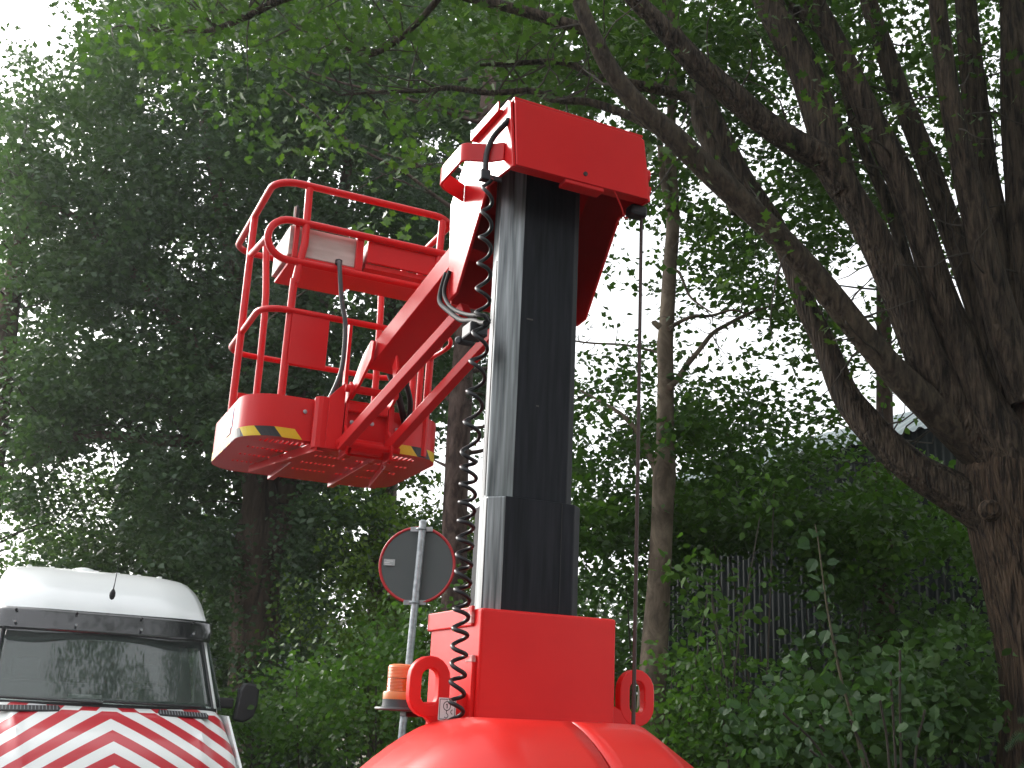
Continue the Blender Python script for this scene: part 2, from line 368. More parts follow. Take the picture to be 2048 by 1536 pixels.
# --- mast sections
def mast_section(name, pf, z0, z1, dark, light_idx, parent):
    g = MB(); n = len(pf)
    a = [g.bm.verts.new(P3(u, w, z0)) for u, w in pf]; b = [g.bm.verts.new(P3(u, w, z1)) for u, w in pf]
    for i in range(n):
        f = g.bm.faces.new((a[i], a[(i + 1) % n], b[(i + 1) % n], b[i])); f.material_index = 1 if i in light_idx else 0
    g.bm.faces.new(a[::-1]); g.bm.faces.new(b)
    return g.build(name, [dark, MASTL], parent, bevel=0.005)
PO = [(0.092, 0.06), (0.350, 0.06), (0.392, 0.10), (0.392, 0.30), (0.340, 0.34), (0.100, 0.34), (0.084, 0.205), (0.046, 0.172), (0.046, 0.106)]
mo = mast_section('outer_mast', PO, 0.25, 0.692, MAST, (6, 7, 8), lift)
PI_ = [(0.126, 0.082), (0.328, 0.082), (0.366, 0.118), (0.366, 0.28), (0.32, 0.315), (0.13, 0.315), (0.084, 0.205), (0.050, 0.178), (0.050, 0.128), (0.088, 0.100)]
mi_ = mast_section('inner_mast', PI_, 0.60, 2.03, MAST, (6, 7, 8, 9), lift)
g = MB(); g.box(P3(0.0445, 0.108, 0.30), P3(0.0475, 0.113, 0.685)); g.build('mast_groove', BLK, mo)
g = MB(); g.box(P3(0.30, 0.0585, 0.31), P3(0.303, 0.0605, 0.69)); g.build('mast_groove', BLK, mo)
g = MB(); g.box(P3(0.0482, 0.138, 0.70), P3(0.0505, 0.142, 1.55)); g.build('mast_groove', BLK, mi_)
SCF = mat('scuff', (0.06, 0.055, 0.05), 0.6)
for zz, uu, dw in ((1.33, 0.15, 0.024), (1.02, 0.2, 0.010)):
    g = MB(); g.box(P3(uu, 0.0805, zz), P3(uu + dw, 0.083, zz + 0.005)); g.build('scuff_mark', SCF, mi_)
# --- head housing
side = [(-0.055, 2.075), (-0.034, 2.094), (0.255, 2.088), (0.32, 2.075), (0.485, 1.90), (0.450, 1.51), (0.437, 1.485), (0.363, 1.492), (0.114, 1.823), (-0.104, 1.800)]
g = MB(); g.extrude([P3(-0.014, w, z) for w, z in side], (0.012, 0, 0)); hl_ = g.build('head_side_plate', RED, lift, bevel=0.003)
g = MB(); g.extrude([P3(0.527, w, z) for w, z in side], (0.012, 0, 0)); g.build('head_side_plate', RED, lift, bevel=0.003)
g = MB()
fp = [(-0.0015, -0.108, 1.806), (0.5268, -0.108, 1.806), (0.5268, -0.073, 2.058), (0.515, -0.070, 2.074), (-0.0015, -0.068, 2.082)]
g.extrude([P3(*p) for p in fp], (0, 0.010, 0))
hf = g.build('head_front_panel', RED, lift, bevel=0.003)
g = MB(); g.lathe([(0.0082, 0), (0.0082, 0.012)], P3(0.268, -0.1075, 1.842), 20, axis=(0, 1, 0))
g.build('drain_hole', INK, hf)
g = MB(); g.extrude([P3(-0.0015, -0.064, 2.085), P3(-0.0015, 0.255, 2.084), P3(0.5265, 0.255, 2.084), P3(0.5265, -0.064, 2.077)], (0, 0, 0.010))
g.box(P3(-0.0015, 0.25, 2.062), P3(0.5265, 0.262, 2.083)); g.build('head_top_plate', RED, lift, bevel=0.002)
g = MB(); g.box(P3(-0.036, 0.0, 2.062), P3(-0.0145, 0.255, 2.070)); g.box(P3(-0.036, 0.0, 2.070), P3(-0.030, 0.255, 2.100)); g.build('edge_channel', RED, lift, bevel=0.002)
g = MB(); g.extrude([P3(-0.0015, 0.44, 1.475), P3(0.5265, 0.44, 1.475), P3(0.5265, 0.47, 1.90), P3(-0.0015, 0.47, 1.90)], (0, 0.01, 0)); g.build('head_back_plate', RED, lift)
g = MB(); g.extrude([P3(-0.0015, 0.256, 2.080), P3(0.5265, 0.256, 2.080), P3(0.5265, 0.318, 2.066), P3(0.5265, 0.474, 1.902), P3(-0.0015, 0.474, 1.902), P3(-0.0015, 0.318, 2.066)][:0] or [P3(-0.0015, 0.263, 2.082), P3(-0.0015, 0.318, 2.070), P3(-0.0015, 0.478, 1.902), P3(-0.0015, 0.470, 1.895), P3(-0.0015, 0.312, 2.060), P3(-0.0015, 0.263, 2.072)], (0.528, 0, 0)); g.build('head_rear_slope', RED, lift)  # sloped plate added to keep bright sky out of the housing
g = MB(); g.box(P3(0.0, -0.098, 1.808), P3(0.5265, -0.055, 1.815)); g.build('front_flange', RED, hf, bevel=0.002)
g = MB(); g.box(P3(0.19, -0.104, 1.790), P3(0.345, -0.05, 1.8065)); g.build('mast_stop_bracket', RED, lift, bevel=0.004)
g = MB(); g.tube(catmull([P3(0.385, -0.10, 1.812), P3(0.40, -0.098, 1.79), P3(0.43, -0.08, 1.762), P3(0.462, -0.05, 1.742), P3(0.485, -0.03, 1.755)], 6), 0.0032, 8); g.build('trip_wire', RED, lift, smooth=60)
g = MB(); g.lathe([(0.018, 0), (0.03, 0.004), (0.03, 0.02), (0.02, 0.024)], P3(0.539, -0.04, 1.93), 20, axis=(1, 0, 0)); g.build('pulley_cap', RED, lift, smooth=40)
g = MB(); g.box(P3(0.5395, -0.09, 1.845), P3(0.551, -0.04, 1.87)); g.build('hex_bolt', RED, lift, bevel=0.004)
g = MB(); g.box(P3(0.49, -0.055, 1.765), P3(0.560, 0.0, 1.81)); g.build('cable_clamp', DRK, lift, bevel=0.012)
g = MB(); g.tube([P3(0.545, -0.03, 1.80), P3(0.542, -0.03, 0.8), P3(0.536, -0.03, -0.10)], 0.0066, 10); g.build('hanging_cable', mat('worn_cable', (0.05, 0.025, 0.022), 0.55), lift, smooth=60)
# handle loop on the left plate (flat bar)
def flatbar(path, z0, z1, th=0.010):
    n = len(path); g = MB(); rows = []
    off = []
    for i in range(n):
        a = Vector(path[max(0, i - 1)]); b = Vector(path[min(n - 1, i + 1)]); d = (b - a).normalized(); off.append(Vector((-d.y, d.x)) * th / 2)
    g.bm.verts.ensure_lookup_table()
    V = [[g.bm.verts.new(P3(path[i][0] + s * off[i].x, path[i][1] + s * off[i].y, z)) for (s, z) in ((-1, z0), (1, z0), (1, z1), (-1, z1))] for i in range(n)]
    for i in range(n - 1):
        for k in range(4): g.bm.faces.new((V[i][k], V[i][(k + 1) % 4], V[i + 1][(k + 1) % 4], V[i + 1][k]))
    g.bm.faces.new(V[0][::-1]); g.bm.faces.new(V[-1]); return g
lp = [(-0.016, -0.03), (-0.05, 0.005)] + [(-0.112 - 0.03 * sin(t), 0.035 + 0.03 * (1 - cos(t))) for t in lin(0, pi / 2, 6)] + [(-0.142, 0.23), (-0.138, 0.262), (-0.118, 0.285), (-0.016, 0.345)]
flatbar(lp, 1.855, 1.925, 0.009).build('tie_down_loop', RED, lift, smooth=35, bevel=0.002)
# hose from the front panel to the clamp, then the coil cord
g = MB(); g.tube(catmull([P3(-0.012, -0.045, 2.01), P3(-0.022, -0.042, 1.992), P3(-0.052, -0.01, 1.945), P3(-0.07, 0.0, 1.88), P3(-0.075, -0.01, 1.79)], 7), 0.0105, 12); g.build('cable_sleeve', BLK, lift, smooth=60)
g = MB(); g.box(P3(-0.098, -0.032, 1.765), P3(-0.062, 0.0, 1.805)); g.box(P3(-0.075, -0.02, 1.775), P3(-0.014, -0.008, 1.795)); g.build('cord_grip', DRK, lift, bevel=0.005)
def coil(z0, z1, turns, R0, R1, r, u0, u1, w, per=14):
    pts = []
    n = int(turns * per)
    for i in range(n + 1):
        t = i / n; a = 2 * pi * turns * t; R = R0 + (R1 - R0) * t
        pts.append(P3(u0 + (u1 - u0) * t + R * cos(a), w + R * sin(a), z0 + (z1 - z0) * t + 0.004 * sin(i * 0.37)))
    return pts
c1 = coil(1.765, 1.27, 5.4, 0.016, 0.024, 0.006, -0.078, -0.072, -0.045)
c2 = coil(1.24, 0.78, 4.6, 0.026, 0.027, 0.006, -0.072, -0.088, -0.045)
c3 = coil(0.765, -0.03, 14.5, 0.025, 0.021, 0.006, -0.088, -0.085, -0.045)
g = MB(); g.tube(c1 + [P3(-0.07, -0.06, 1.255)] + c2 + c3, 0.0068, 8); g.build('spiral_cable', BLK, lift, smooth=70)
g = MB()
g.tube(catmull([P3(-0.025, 0.45, 1.60), P3(-0.035, 0.47, 1.53), P3(-0.045, 0.44, 1.47), P3(-0.05, 0.33, 1.40), P3(-0.05, 0.2, 1.325), P3(-0.05, 0.08, 1.285), P3(-0.055, 0.0, 1.25), P3(-0.06, -0.05, 1.235)], 6), 0.010, 10)
g.tube(catmull([P3(-0.020, 0.43, 1.60), P3(-0.032, 0.44, 1.53), P3(-0.035, 0.41, 1.475), P3(-0.045, 0.30, 1.40), P3(-0.045, 0.15, 1.33), P3(-0.045, 0.0, 1.28), P3(-0.05, -0.05, 1.245)], 6), 0.008, 10)
g.build('hydraulic_hose', mat('matte_hose', (0.012, 0.012, 0.013), 0.6, 0, 0, 0.25), lift, smooth=60)
g = MB(); g.box(P3(-0.085, 0.02, 1.215), P3(-0.02, 0.10, 1.262)); g.tube([P3(-0.09, 0.12, 1.22), P3(-0.02, 0.16, 1.235)], 0.015, 10); g.build('cord_coupling', DRK, lift, bevel=0.006)
# --- jib
def beam(a0, a1, wid, hgt, name, par=None, m=RED, th=None):
    """rectangular tube between two points; wid along u, hgt perpendicular"""
    a0 = Vector(a0); a1 = Vector(a1); d = (a1 - a0).normalized(); sx = d.cross(Vector((0, 0, 1))).normalized(); up = sx.cross(d)
    g = MB(); c = [(-wid / 2, -hgt / 2), (wid / 2, -hgt / 2), (wid / 2, hgt / 2), (-wid / 2, hgt / 2)]
    g.extrude([a0 + sx * x + up * y for x, y in c], a1 - a0)
    return g.build(name, m, par or lift, bevel=0.004)
jm = beam(P3(0.105, 0.42, 1.735), P3(-0.028, 1.14, 1.415), 0.170, 0.085, 'jib_arm')
beam(P3(0.045, 0.40, 1.455), P3(-0.178, 1.165, 1.040), 0.042, 0.045, 'lower_link')
beam(P3(0.235, 0.38, 1.470), P3(0.036, 1.19, 1.062), 0.042, 0.045, 'lower_link')
# plate lugs on the jib's end and underside
def pl(pts, vec, name, par=None, m=RED): g = MB(); g.extrude([P3(*p) for p in pts], vec); return g.build(name, m, par or lift, bevel=0.002)
pl([(-0.118, 1.02, 1.475), (-0.118, 1.06, 1.49), (-0.13, 1.12, 1.44), (-0.155, 1.20, 1.29), (-0.155, 1.17, 1.25), (-0.14, 1.10, 1.31), (-0.12, 1.03, 1.40)], (0.012, 0, 0), 'knuckle_plate', jm)
g = MB(); g.cyl(P3(-0.185, 1.155, 1.292), P3(0.05, 1.155, 1.292), 0.017, 16); g.build('pivot_pin', RED, lift, smooth=40, bevel=0.002)
g = MB(); g.cyl(P3(-0.20, 1.155, 1.052), P3(0.075, 1.155, 1.052), 0.014, 16); g.cyl(P3(-0.135, 1.18, 1.052), P3(0.0, 1.18, 1.052), 0.032, 20); g.build('pivot_tube', RED, lift, smooth=40)
pl([(-0.045, 0.93, 1.40), (-0.045, 0.90, 1.33), (-0.045, 0.92, 1.30), (-0.045, 0.95, 1.31), (-0.045, 0.97, 1.36)], (0.01, 0, 0), 'hose_lug', jm)
# --- basket bracket
br = MB(); br.box(P3(-0.160, 1.225, 1.02), P3(0.035, 1.237, 1.262)); brk = br.build('basket_bracket', RED, lift, bevel=0.003)
def ear(u):
    g = MB(); g.extrude([P3(u, w, z) for w, z in ((1.236, 1.00), (1.14, 1.005), (1.125, 1.04), (1.135, 1.09), (1.19, 1.14), (1.19, 1.24), (1.135, 1.27), (1.135, 1.305), (1.16, 1.325), (1.20, 1.305), (1.236, 1.262))], (0.012, 0, 0))
    return g.build('bracket_ear', RED, brk, bevel=0.002)
ear(-0.166); ear(0.028)
g = MB()
g.extrude([P3(*p) for p in ((-0.292, 1.238, 1.025), (-0.292, 1.215, 1.03), (-0.280, 1.200, 1.03), (-0.262, 1.195, 1.03), (-0.172, 1.195, 1.03), (-0.172, 1.238, 1.03))], (0, 0, 0.222)); g.build('channel_plate', RED, brk, bevel=0.003)
g = MB(); g.extrude([P3(*p) for p in ((-0.24, 1.193, 1.03), (-0.172, 1.193, 1.03), (-0.172, 1.193, 1.262), (-0.172, 1.193, 1.33), (-0.24, 1.193, 1.255))], (0, -0.008, 0)); g.build('gusset', RED, brk, bevel=0.002)
g = MB(); g.box(P3(0.04, 1.20, 1.00), P3(0.055, 1.247, 1.255)); g.build('gusset', RED, brk, bevel=0.002)
for (uu, ww, zz) in ((-0.325, 1.244, 1.185), (-0.125, 1.224, 1.165), (-0.035, 1.224, 1.170), (0.085, 1.243, 1.165), (-0.125, 1.224, 1.10), (-0.1745, 1.19, 1.06)):
    g = MB(); g.lathe([(0.009, 0), (0.009, -0.006), (0.005, -0.0075)], P3(uu, ww, zz), 12, axis=(0, 1, 0)); g.build('bolt_head', GALV, brk, smooth=40)
g = MB(); g.box(P3(-0.155, 1.19, 1.205), P3(0.025, 1.222, 1.245)); g.build('upper_cross_tube', RED, brk, bevel=0.006)
# fork arms under the floor
def fork(a, b, h=0.035, t=0.006):
    a = Vector(a); b = Vector(b); d = (b - a).normalized(); s_ = d.cross(Vector((0, 0, 1))).normalized()
    g = MB(); g.extrude([a, a + Vector((0, 0, -h)), b + Vector((0, 0, -h * 0.75)), b], s_ * t)
    g.extrude([a + Vector((0, 0, -h)), a + s_ * 0.035 + Vector((0, 0, -h)), b + s_ * 0.035 + Vector((0, 0, -h * 0.75)), b + Vector((0, 0, -h * 0.75))], (0, 0, -0.005))
    return g.build('floor_fork', RED, lift, bevel=0.0015)
fork(P3(-0.275, 1.20, 1.055), P3(-0.415, 1.87, 1.055)); fork(P3(0.045, 1.17, 1.05), P3(0.17, 1.87, 1.052))
# --- basket
BU0, BU1, BW0, BW1 = -0.575, 0.318, 1.250, 2.085
def rrect(u0, u1, w0, w1, r, n=8):
    pts = []
    for (cx, cy, a0) in ((u0 + r, w0 + r, pi), (u1 - r, w0 + r, 1.5 * pi), (u1 - r, w1 - r, 0), (u0 + r, w1 - r, pi / 2)):
        for k in range(n + 1): a = a0 + pi / 2 * k / n; pts.append((cx + r * cos(a), cy + r * sin(a)))
    return pts
outl = rrect(BU0, BU1, BW0, BW1, 0.16)
g = MB(); n = len(outl)
inn_ = rrect(BU0 + 0.004, BU1 - 0.004, BW0 + 0.004, BW1 - 0.004, 0.156)
g.ringplate([P3(u, w, 1.063) for u, w in outl], [P3(u, w, 1.063) for u, w in inn_], (0, 0, 0.183))
bas = g.build('basket_toeboard', RED, lift, smooth=30)
# hazard tape: slanted yellow and black pieces, 2 mm proud of the toeboard
out2 = rrect(BU0 - 0.0015, BU1 + 0.0015, BW0 - 0.0015, BW1 + 0.0015, 0.1615, 12)
seg = []; acc = 0
for i in range(len(out2)):
    a = Vector(out2[i]); b = Vector(out2[(i + 1) % len(out2)]); seg.append((acc, a, b, (b - a).length)); acc += (b - a).length
def onpath(s):
    s %= acc
    for (s0, a, b, l) in seg:
        if s <= s0 + l + 1e-9: return a + (b - a) * ((s - s0) / max(l, 1e-9))
    return seg[-1][2]
pitch = 0.086; k = 0; s = 0
ntot = int(acc / pitch)
for k in range(ntot):
    s = k * acc / ntot; pc = onpath(s + 0.03)
    if -0.30 < pc.x < 0.045 and pc.y < BW0 + 0.05: continue
    gg = MB(); st = acc / ntot; sub = 4
    for q in range(sub):
        a = s + st * q / sub; b = s + st * (q + 1) / sub; sl = -0.036
        A0, B0, A1, B1 = onpath(a), onpath(b), onpath(a + sl), onpath(b + sl)
        gg.poly([P3(A0.x, A0.y, 1.064), P3(B0.x, B0.y, 1.064), P3(B1.x, B1.y, 1.106), P3(A1.x, A1.y, 1.106)])
    gg.build('tape_stripe', YEL if k % 2 else TBLK, bas)
# floor: rim sheet and slotted strips with real openings
g = MB(); zf = 1.066; u0, u1, w0, w1 = BU0 + 0.005, BU1 - 0.005, BW0 + 0.005, BW1 - 0.005
def seg_u(w):   # floor half extents at depth w following the rounded corners
    r = 0.155; d = 0
    if w < w0 + r: d = r - sqrt(max(0, r * r - (w0 + r - w) ** 2))
    if w > w1 - r: d = r - sqrt(max(0, r * r - (w - w1 + r) ** 2))
    return u0 + d, u1 - d
wl = sorted(set([w0, w0 + .02, w0 + .05, w0 + 0.08, w0 + .115, w0 + .155, w0 + .20] + lin(w0 + 0.24, w1 - 0.16, 14) + [w1 - .12, w1 - .08, w1 - .05, w1 - .02, w1 - 0.002]))
slot_rows = []
for a, b in zip(wl, wl[1:]):
    (ua, ub), (uc, ud) = seg_u(a), seg_u(b)
    wm = (a + b) / 2; is_slot = (w0 + 0.05 < wm < w0 + 0.115) or (abs(((wm - w0) / 0.168) % 1 - 0.5) < 0.15 and w0 + 0.22 < wm < w1 - 0.17)
    if not is_slot:
        g.poly([P3(ua, a, zf), P3(ub, a, zf), P3(ud, b, zf), P3(uc, b, zf)])
    else:
        lo, hi = max(ua, uc), min(ub, ud); blocks = [(lo + 0.07, lo + 0.27), (lo + 0.33, lo + 0.52), (lo + 0.56, hi - 0.07)]
        cur_a, cur_c = ua, uc
        for (s0, s1) in blocks:
            g.poly([P3(cur_a, a, zf), P3(s0, a, zf), P3(s0, b, zf), P3(cur_c, b, zf)])
            x = s0
            while x < s1 - 0.020:
                g.poly([P3(x + 0.010, a, zf), P3(x + 0.021, a, zf), P3(x + 0.021, b, zf), P3(x + 0.010, b, zf)])
                x += 0.021
            cur_a = cur_c = x
        g.poly([P3(cur_a, a, zf), P3(ub, a, zf), P3(ud, b, zf), P3(cur_c, b, zf)])
g.build('basket_floor', RED, bas, solid=0.004)
g = MB()
for uu in (-0.28, 0.02): g.box(P3(uu, w0 + 0.01, 1.040), P3(uu + 0.03, w1 - 0.01, 1.0625))
g.build('floor_bearer', RED, bas, bevel=0.002)
# rails
RT = 0.0165
def rrail(z, w1, pts_extra=None, u0=-0.555, u1=0.298, w0=1.252, r=0.10):
    return [P3(a, b, z) for a, b in rrect(u0, u1, w0, w1, r, 8)]
g = MB(); g.tube(rrail(2.222, 2.165, r=0.11), RT, 12, closed=True); g.build('top_rail', RED, bas, smooth=60)
g = MB(); g.tube(rrail(1.624, 2.0, r=0.11), 0.0145, 12, closed=True); g.build('mid_rail', RED, bas, smooth=60)
hoop = [P3(0.298, 1.25, 2.039)] + [P3(-0.47 - 0.094 * sin(t), 1.25, 1.945 + 0.094 * cos(t)) for t in lin(0, pi, 13)] + [P3(0.298, 1.25, 1.851)]
g = MB(); g.tube(hoop, RT, 12); g.build('guard_hoop', RED, bas, smooth=60)
g = MB(); g.tube([P3(-0.558, 1.262, 1.95), P3(-0.560, 1.63, 2.00)], 0.0145, 12); g.build('side_rail', RED, bas, smooth=60)
for pts in ([P3(-0.405, 1.252, 2.21), P3(-0.400, 1.252, 1.96), P3(-0.404, 1.252, 1.92), P3(-0.422, 1.262, 1.76), P3(-0.427, 1.266, 1.72), P3(-0.427, 1.270, 1.07)],
            [P3(-0.555, 1.69, 2.215), P3(-0.557, 1.68, 2.10), P3(-0.560, 1.655, 1.74), P3(-0.560, 1.650, 1.07)],
            [P3(-0.430, 2.0, 2.21), P3(-0.425, 1.97, 2.10), P3(-0.410, 1.93, 1.80), P3(-0.405, 1.92, 1.07)],
            [P3(0.175, 2.0, 2.21), P3(0.176, 1.93, 1.95), P3(0.175, 1.90, 1.07)],
            [P3(0.236, 1.255, 2.205), P3(0.231, 1.262, 1.95), P3(0.227, 1.268, 1.58), P3(0.222, 1.270, 1.07)],
            [P3(0.29, 1.69, 2.205), P3(0.292, 1.66, 1.07)]):
    g = MB(); g.tube(catmull(pts, 3), 0.0172, 12); g.build('rail_post', RED, bas, smooth=60)
g = MB(); g.tube([P3(0.187, 1.27, 1.62), P3(0.187, 1.27, 1.07)], 0.014, 12); g.build('gate_post', RED, bas, smooth=60)
g = MB(); g.tube(catmull([P3(0.22, 1.25, 1.52), P3(0.23, 1.10, 1.52), P3(0.24, 1.06, 1.535), P3(0.235, 1.06, 1.56), P3(0.22, 1.10, 1.565), P3(0.20, 1.22, 1.56)], 5), 0.010, 10); g.build('gate_handle', RED, bas, smooth=60)
g = MB(); g.box(P3(-0.165, 1.248, 1.25), P3(-0.150, 1.285, 1.615)); g.build('flat_upright', RED, bas, bevel=0.002)
g = MB(); g.box(P3(-0.421, 1.246, 1.385), P3(-0.256, 1.2505, 1.612)); g.build('document_plate', RED, bas, bevel=0.006)
g = MB(); g.box(P3(-0.50, 1.90, 1.38), P3(0.28, 1.925, 1.405)); g.build('rear_bar', RED, bas, bevel=0.004)
# control console
g = MB(); g.box(P3(-0.462, 1.285, 1.895), P3(-0.158, 1.29, 2.022)); g.box(P3(-0.462, 1.2905, 1.895), P3(-0.150, 1.60, 2.035)); cb = g.build('control_box', PANELW, bas, bevel=0.006)
g = MB()
for (a, b) in (((-0.447, 1.262, 1.868), (-0.425, 1.284, 2.03)), ((-0.162, 1.262, 1.868), (-0.128, 1.284, 2.03)), ((-0.447, 1.262, 1.868), (-0.128, 1.60, 1.884))): g.box(P3(*a), P3(*b))
g.build('console_frame', RED, bas, bevel=0.003)
g = MB(); g.box(P3(-0.110, 1.262, 1.925), P3(0.30, 1.278, 2.03)); g.box(P3(-0.110, 1.279, 1.900), P3(0.30, 1.58, 1.925)); g.box(P3(-0.110, 1.279, 1.926), P3(-0.095, 1.50, 2.025)); g.build('tool_tray', RED, bas, bevel=0.003)
g = MB(); g.extrude([P3(-0.124, 1.30, 2.01), P3(-0.124, 1.30, 1.90), P3(-0.124, 1.52, 1.895), P3(-0.124, 1.52, 1.92)], (-0.006, 0, 0)); g.build('tray_edge', PANELW, bas)
g = MB(); g.tube([P3(-0.425, 1.36, 2.03), P3(-0.425, 1.37, 2.155), P3(-0.423, 1.372, 2.17)], [0.011, 0.0115, 0.006], 10); g.build('joystick', BLK, bas, smooth=50)
g = MB(); g.tube([P3(-0.434, 1.355, 2.03), P3(-0.434, 1.365, 2.16)], 0.006, 8); g.build('joystick_trim', PANELW, bas, smooth=50)
g = MB(); g.tube(catmull([P3(-0.245, 1.235, 1.89), P3(-0.247, 1.20, 1.84), P3(-0.225, 1.20, 1.70), P3(-0.200, 1.20, 1.60), P3(-0.192, 1.20, 1.48), P3(-0.197, 1.205, 1.37), P3(-0.225, 1.215, 1.27), P3(-0.24, 1.22, 1.24)], 6), 0.0105, 12); g.build('control_hose', GREYHOSE, lift, smooth=60)
g = MB(); g.lathe([(0.016, 0), (0.016, 0.02)], P3(-0.245, 1.235, 1.872), 12); g.build('hose_gland', DRK, bas, smooth=40)
g = MB(); g.tube(catmull([P3(0.02, 1.20, 1.40), P3(0.06, 1.18, 1.30), P3(0.09, 1.20, 1.24), P3(0.12, 1.24, 1.20)], 6), 0.015, 10); g.tube(catmull([P3(0.08, 1.15, 1.36), P3(0.11, 1.16, 1.28), P3(0.13, 1.22, 1.20)], 6), 0.012, 10); g.build('spare_hose', BLK, lift, smooth=60)
g = MB(); g.tube([P3(0.02, 1.26, 1.87), P3(0.03, 1.255, 1.845), P3(0.055, 1.255, 1.84), P3(0.075, 1.26, 1.87)], 0.006, 8); g.build('lanyard_ring', RED, bas, smooth=60)
# side stickers of the basket
g = MB(); g.box(P3(BU0 - 0.0025, 1.50, 1.135), P3(BU0 - 0.001, 1.66, 1.225)); sb = g.build('safety_sticker', BLUEW, bas)
g = MB(); g.box(P3(BU0 - 0.0035, 1.52, 1.112), P3(BU0 - 0.0022, 1.62, 1.15)); g.box(P3(BU0 - 0.0035, 1.56, 1.17), P3(BU0 - 0.0022, 1.60, 1.215)); g.build('sticker_print', WHITE, sb)
# --- amber beacon
amb = mat('amber_lens', (0.85, 0.20, 0.02), 0.15, 0, 0.3); BSDF(amb).inputs['Transmission Weight'].default_value = 0.45; BSDF(amb).inputs['Subsurface Weight'].default_value = 0.2
ambt = mat('amber_ribbed', (0.75, 0.22, 0.08), 0.45); amb2 = mat('amber_ring', (0.62, 0.19, 0.05), 0.4)
bc = P3(-0.143, 0.30, 0.0)
g = MB(); g.lathe([(0.02, -0.006), (0.078, -0.004), (0.081, 0.0), (0.078, 0.005), (0.058, 0.006), (0.056, 0.02), (0.056, 0.030)], bc, 32); bb = g.build('beacon_base', mat('beacon_grey', (0.05, 0.055, 0.06), 0.5), lift, smooth=40)
g = MB(); g.lathe([(0.056, 0.0302), (0.056, 0.050), (0.053, 0.054), (0.03, 0.0545)], bc, 32); g.build('beacon_ring', amb2, bb, smooth=40)
pr = [(0.045, 0.0548)]
for k in range(9): z = 0.056 + k * 0.0045; pr += [(0.0465, z), (0.0452, z + 0.0022)]
g = MB(); g.lathe(pr + [(0.03, 0.0975)], bc, 32); g.build('beacon_lens', amb, bb, smooth=30)
pr = []
for k in range(8): z = 0.0978 + k * 0.0045; pr += [(0.0455, z), (0.0442, z + 0.0022)]
g = MB(); g.lathe(pr + [(0.042, 0.137), (0.03, 0.141), (0.01, 0.142)], bc, 32); g.build('beacon_cap', ambt, bb, smooth=30)
g = MB(); g.box(P3(-0.13, 0.27, -0.022), P3(0.0, 0.33, -0.0062)); g.build('beacon_bracket', DRK, lift, bevel=0.003)

# ------------------------------------------------------------------ the van
VY = radians(27); vc = at(214, 1415, 9.35)
van = thing('van', (vc.x + sin(VY) * 0.0, vc.y, 0), 'white high roof van with red chevron stripes on its bonnet', 'van', VY)
VW = mat('van_white', (0.80, 0.82, 0.82), 0.3, 0, 0.6, 0.5, 0.08)
GLS = mat('windscreen_glass', (0.02, 0.03, 0.03), 0.03); BSDF(GLS).inputs['Transmission Weight'].default_value = 0.92; BSDF(GLS).inputs['Base Color'].default_value = (0.42, 0.5, 0.47, 1); BSDF(GLS).inputs['IOR'].default_value = 1.5
TRIM = mat('van_black_trim', (0.015, 0.015, 0.017), 0.55)
VIS = mat('sun_visor_acrylic', (0.02, 0.021, 0.024), 0.14, 0, 0.8)
# local: x lateral, y backwards (away from camera), z up; y=0 at the cowl
CH = mat('chevron_vinyl', (0.8, 0.8, 0.8), 0.35, 0, 0.5)
tc = N(CH, 'ShaderNodeTexCoord'); sp = N(CH, 'ShaderNodeSeparateXYZ'); L(CH, tc.outputs['Object'], sp.inputs[0])
def M_(op, a, b=None, m=CH):
    n_ = N(m, 'ShaderNodeMath'); n_.operation = op
    for i, v in enumerate((a, b)):
        if v is None: continue
        if isinstance(v, (int, float)): n_.inputs[i].default_value = v
        else: L(m, v, n_.inputs[i])
    return n_.outputs[0]
ax_ = M_('ABSOLUTE', sp.outputs['X'])
curve = M_('MULTIPLY', M_('MULTIPLY', ax_, ax_), 0.13)
v_ = M_('ADD', M_('ADD', sp.outputs['Z'], M_('MULTIPLY', ax_, 0.47)), curve)
fr = M_('FRACT', M_('DIVIDE', M_('SUBTRACT', v_, 1.407), 0.158))
cond = M_('GREATER_THAN', fr, 0.5)
# the narrow strip along the cowl runs the stripes the other way on, offset
fr2 = M_('FRACT', M_('DIVIDE', M_('ADD', M_('SUBTRACT', ax_, M_('MULTIPLY', sp.outputs['Z'], -1.2)), 0.0), 0.27)); c2 = M_('GREATER_THAN', fr2, 0.5)
isb = M_('GREATER_THAN', sp.outputs['Z'], 1.380)
mx0 = M_('ADD', M_('MULTIPLY', cond, M_('SUBTRACT', 1.0, isb)), M_('MULTIPLY', c2, isb))
mx = N(CH, 'ShaderNodeMixRGB'); mx.inputs[1].default_value = (0.78, 0.80, 0.79, 1); mx.inputs[2].default_value = (0.50, 0.012, 0.025, 1)
L(CH, mx0, mx.inputs[0]); L(CH, mx.outputs[0], BSDF(CH).inputs['Base Color'])
def bonnet_pt(x, t):
    """t 0 cowl .. 1 nose"""
    y = 0.02 - 0.80 * t - 0.10 * (1 - (abs(x) / 0.95) ** 2) * (0.35 + t * 0.65)
    z = 1.405 - 0.36 * t - 0.22 * t ** 4 + 0.03 * (1 - (abs(x) / 0.95) ** 2)
    a = abs(x)
    k = 0.60 + 0.12 * (1 - t)
    z += 0.018 * max(0, 1 - abs(a - k - 0.02) / 0.05) * min(1, t * 3) - (0.02 if a > k + 0.06 else 0) * min(1, t * 3)
    if a > 0.86: z -= (a - 0.86) ** 2 * 9
    return (x * (1 + 0.03 * t), y, z)
g = MB(); xs = lin(-0.96, 0.96, 49); g.grid([[bonnet_pt(x, t) for x in xs] for t in lin(0, 1, 22)])
bon = g.build('bonnet', CH, van, smooth=40, solid=0.006)
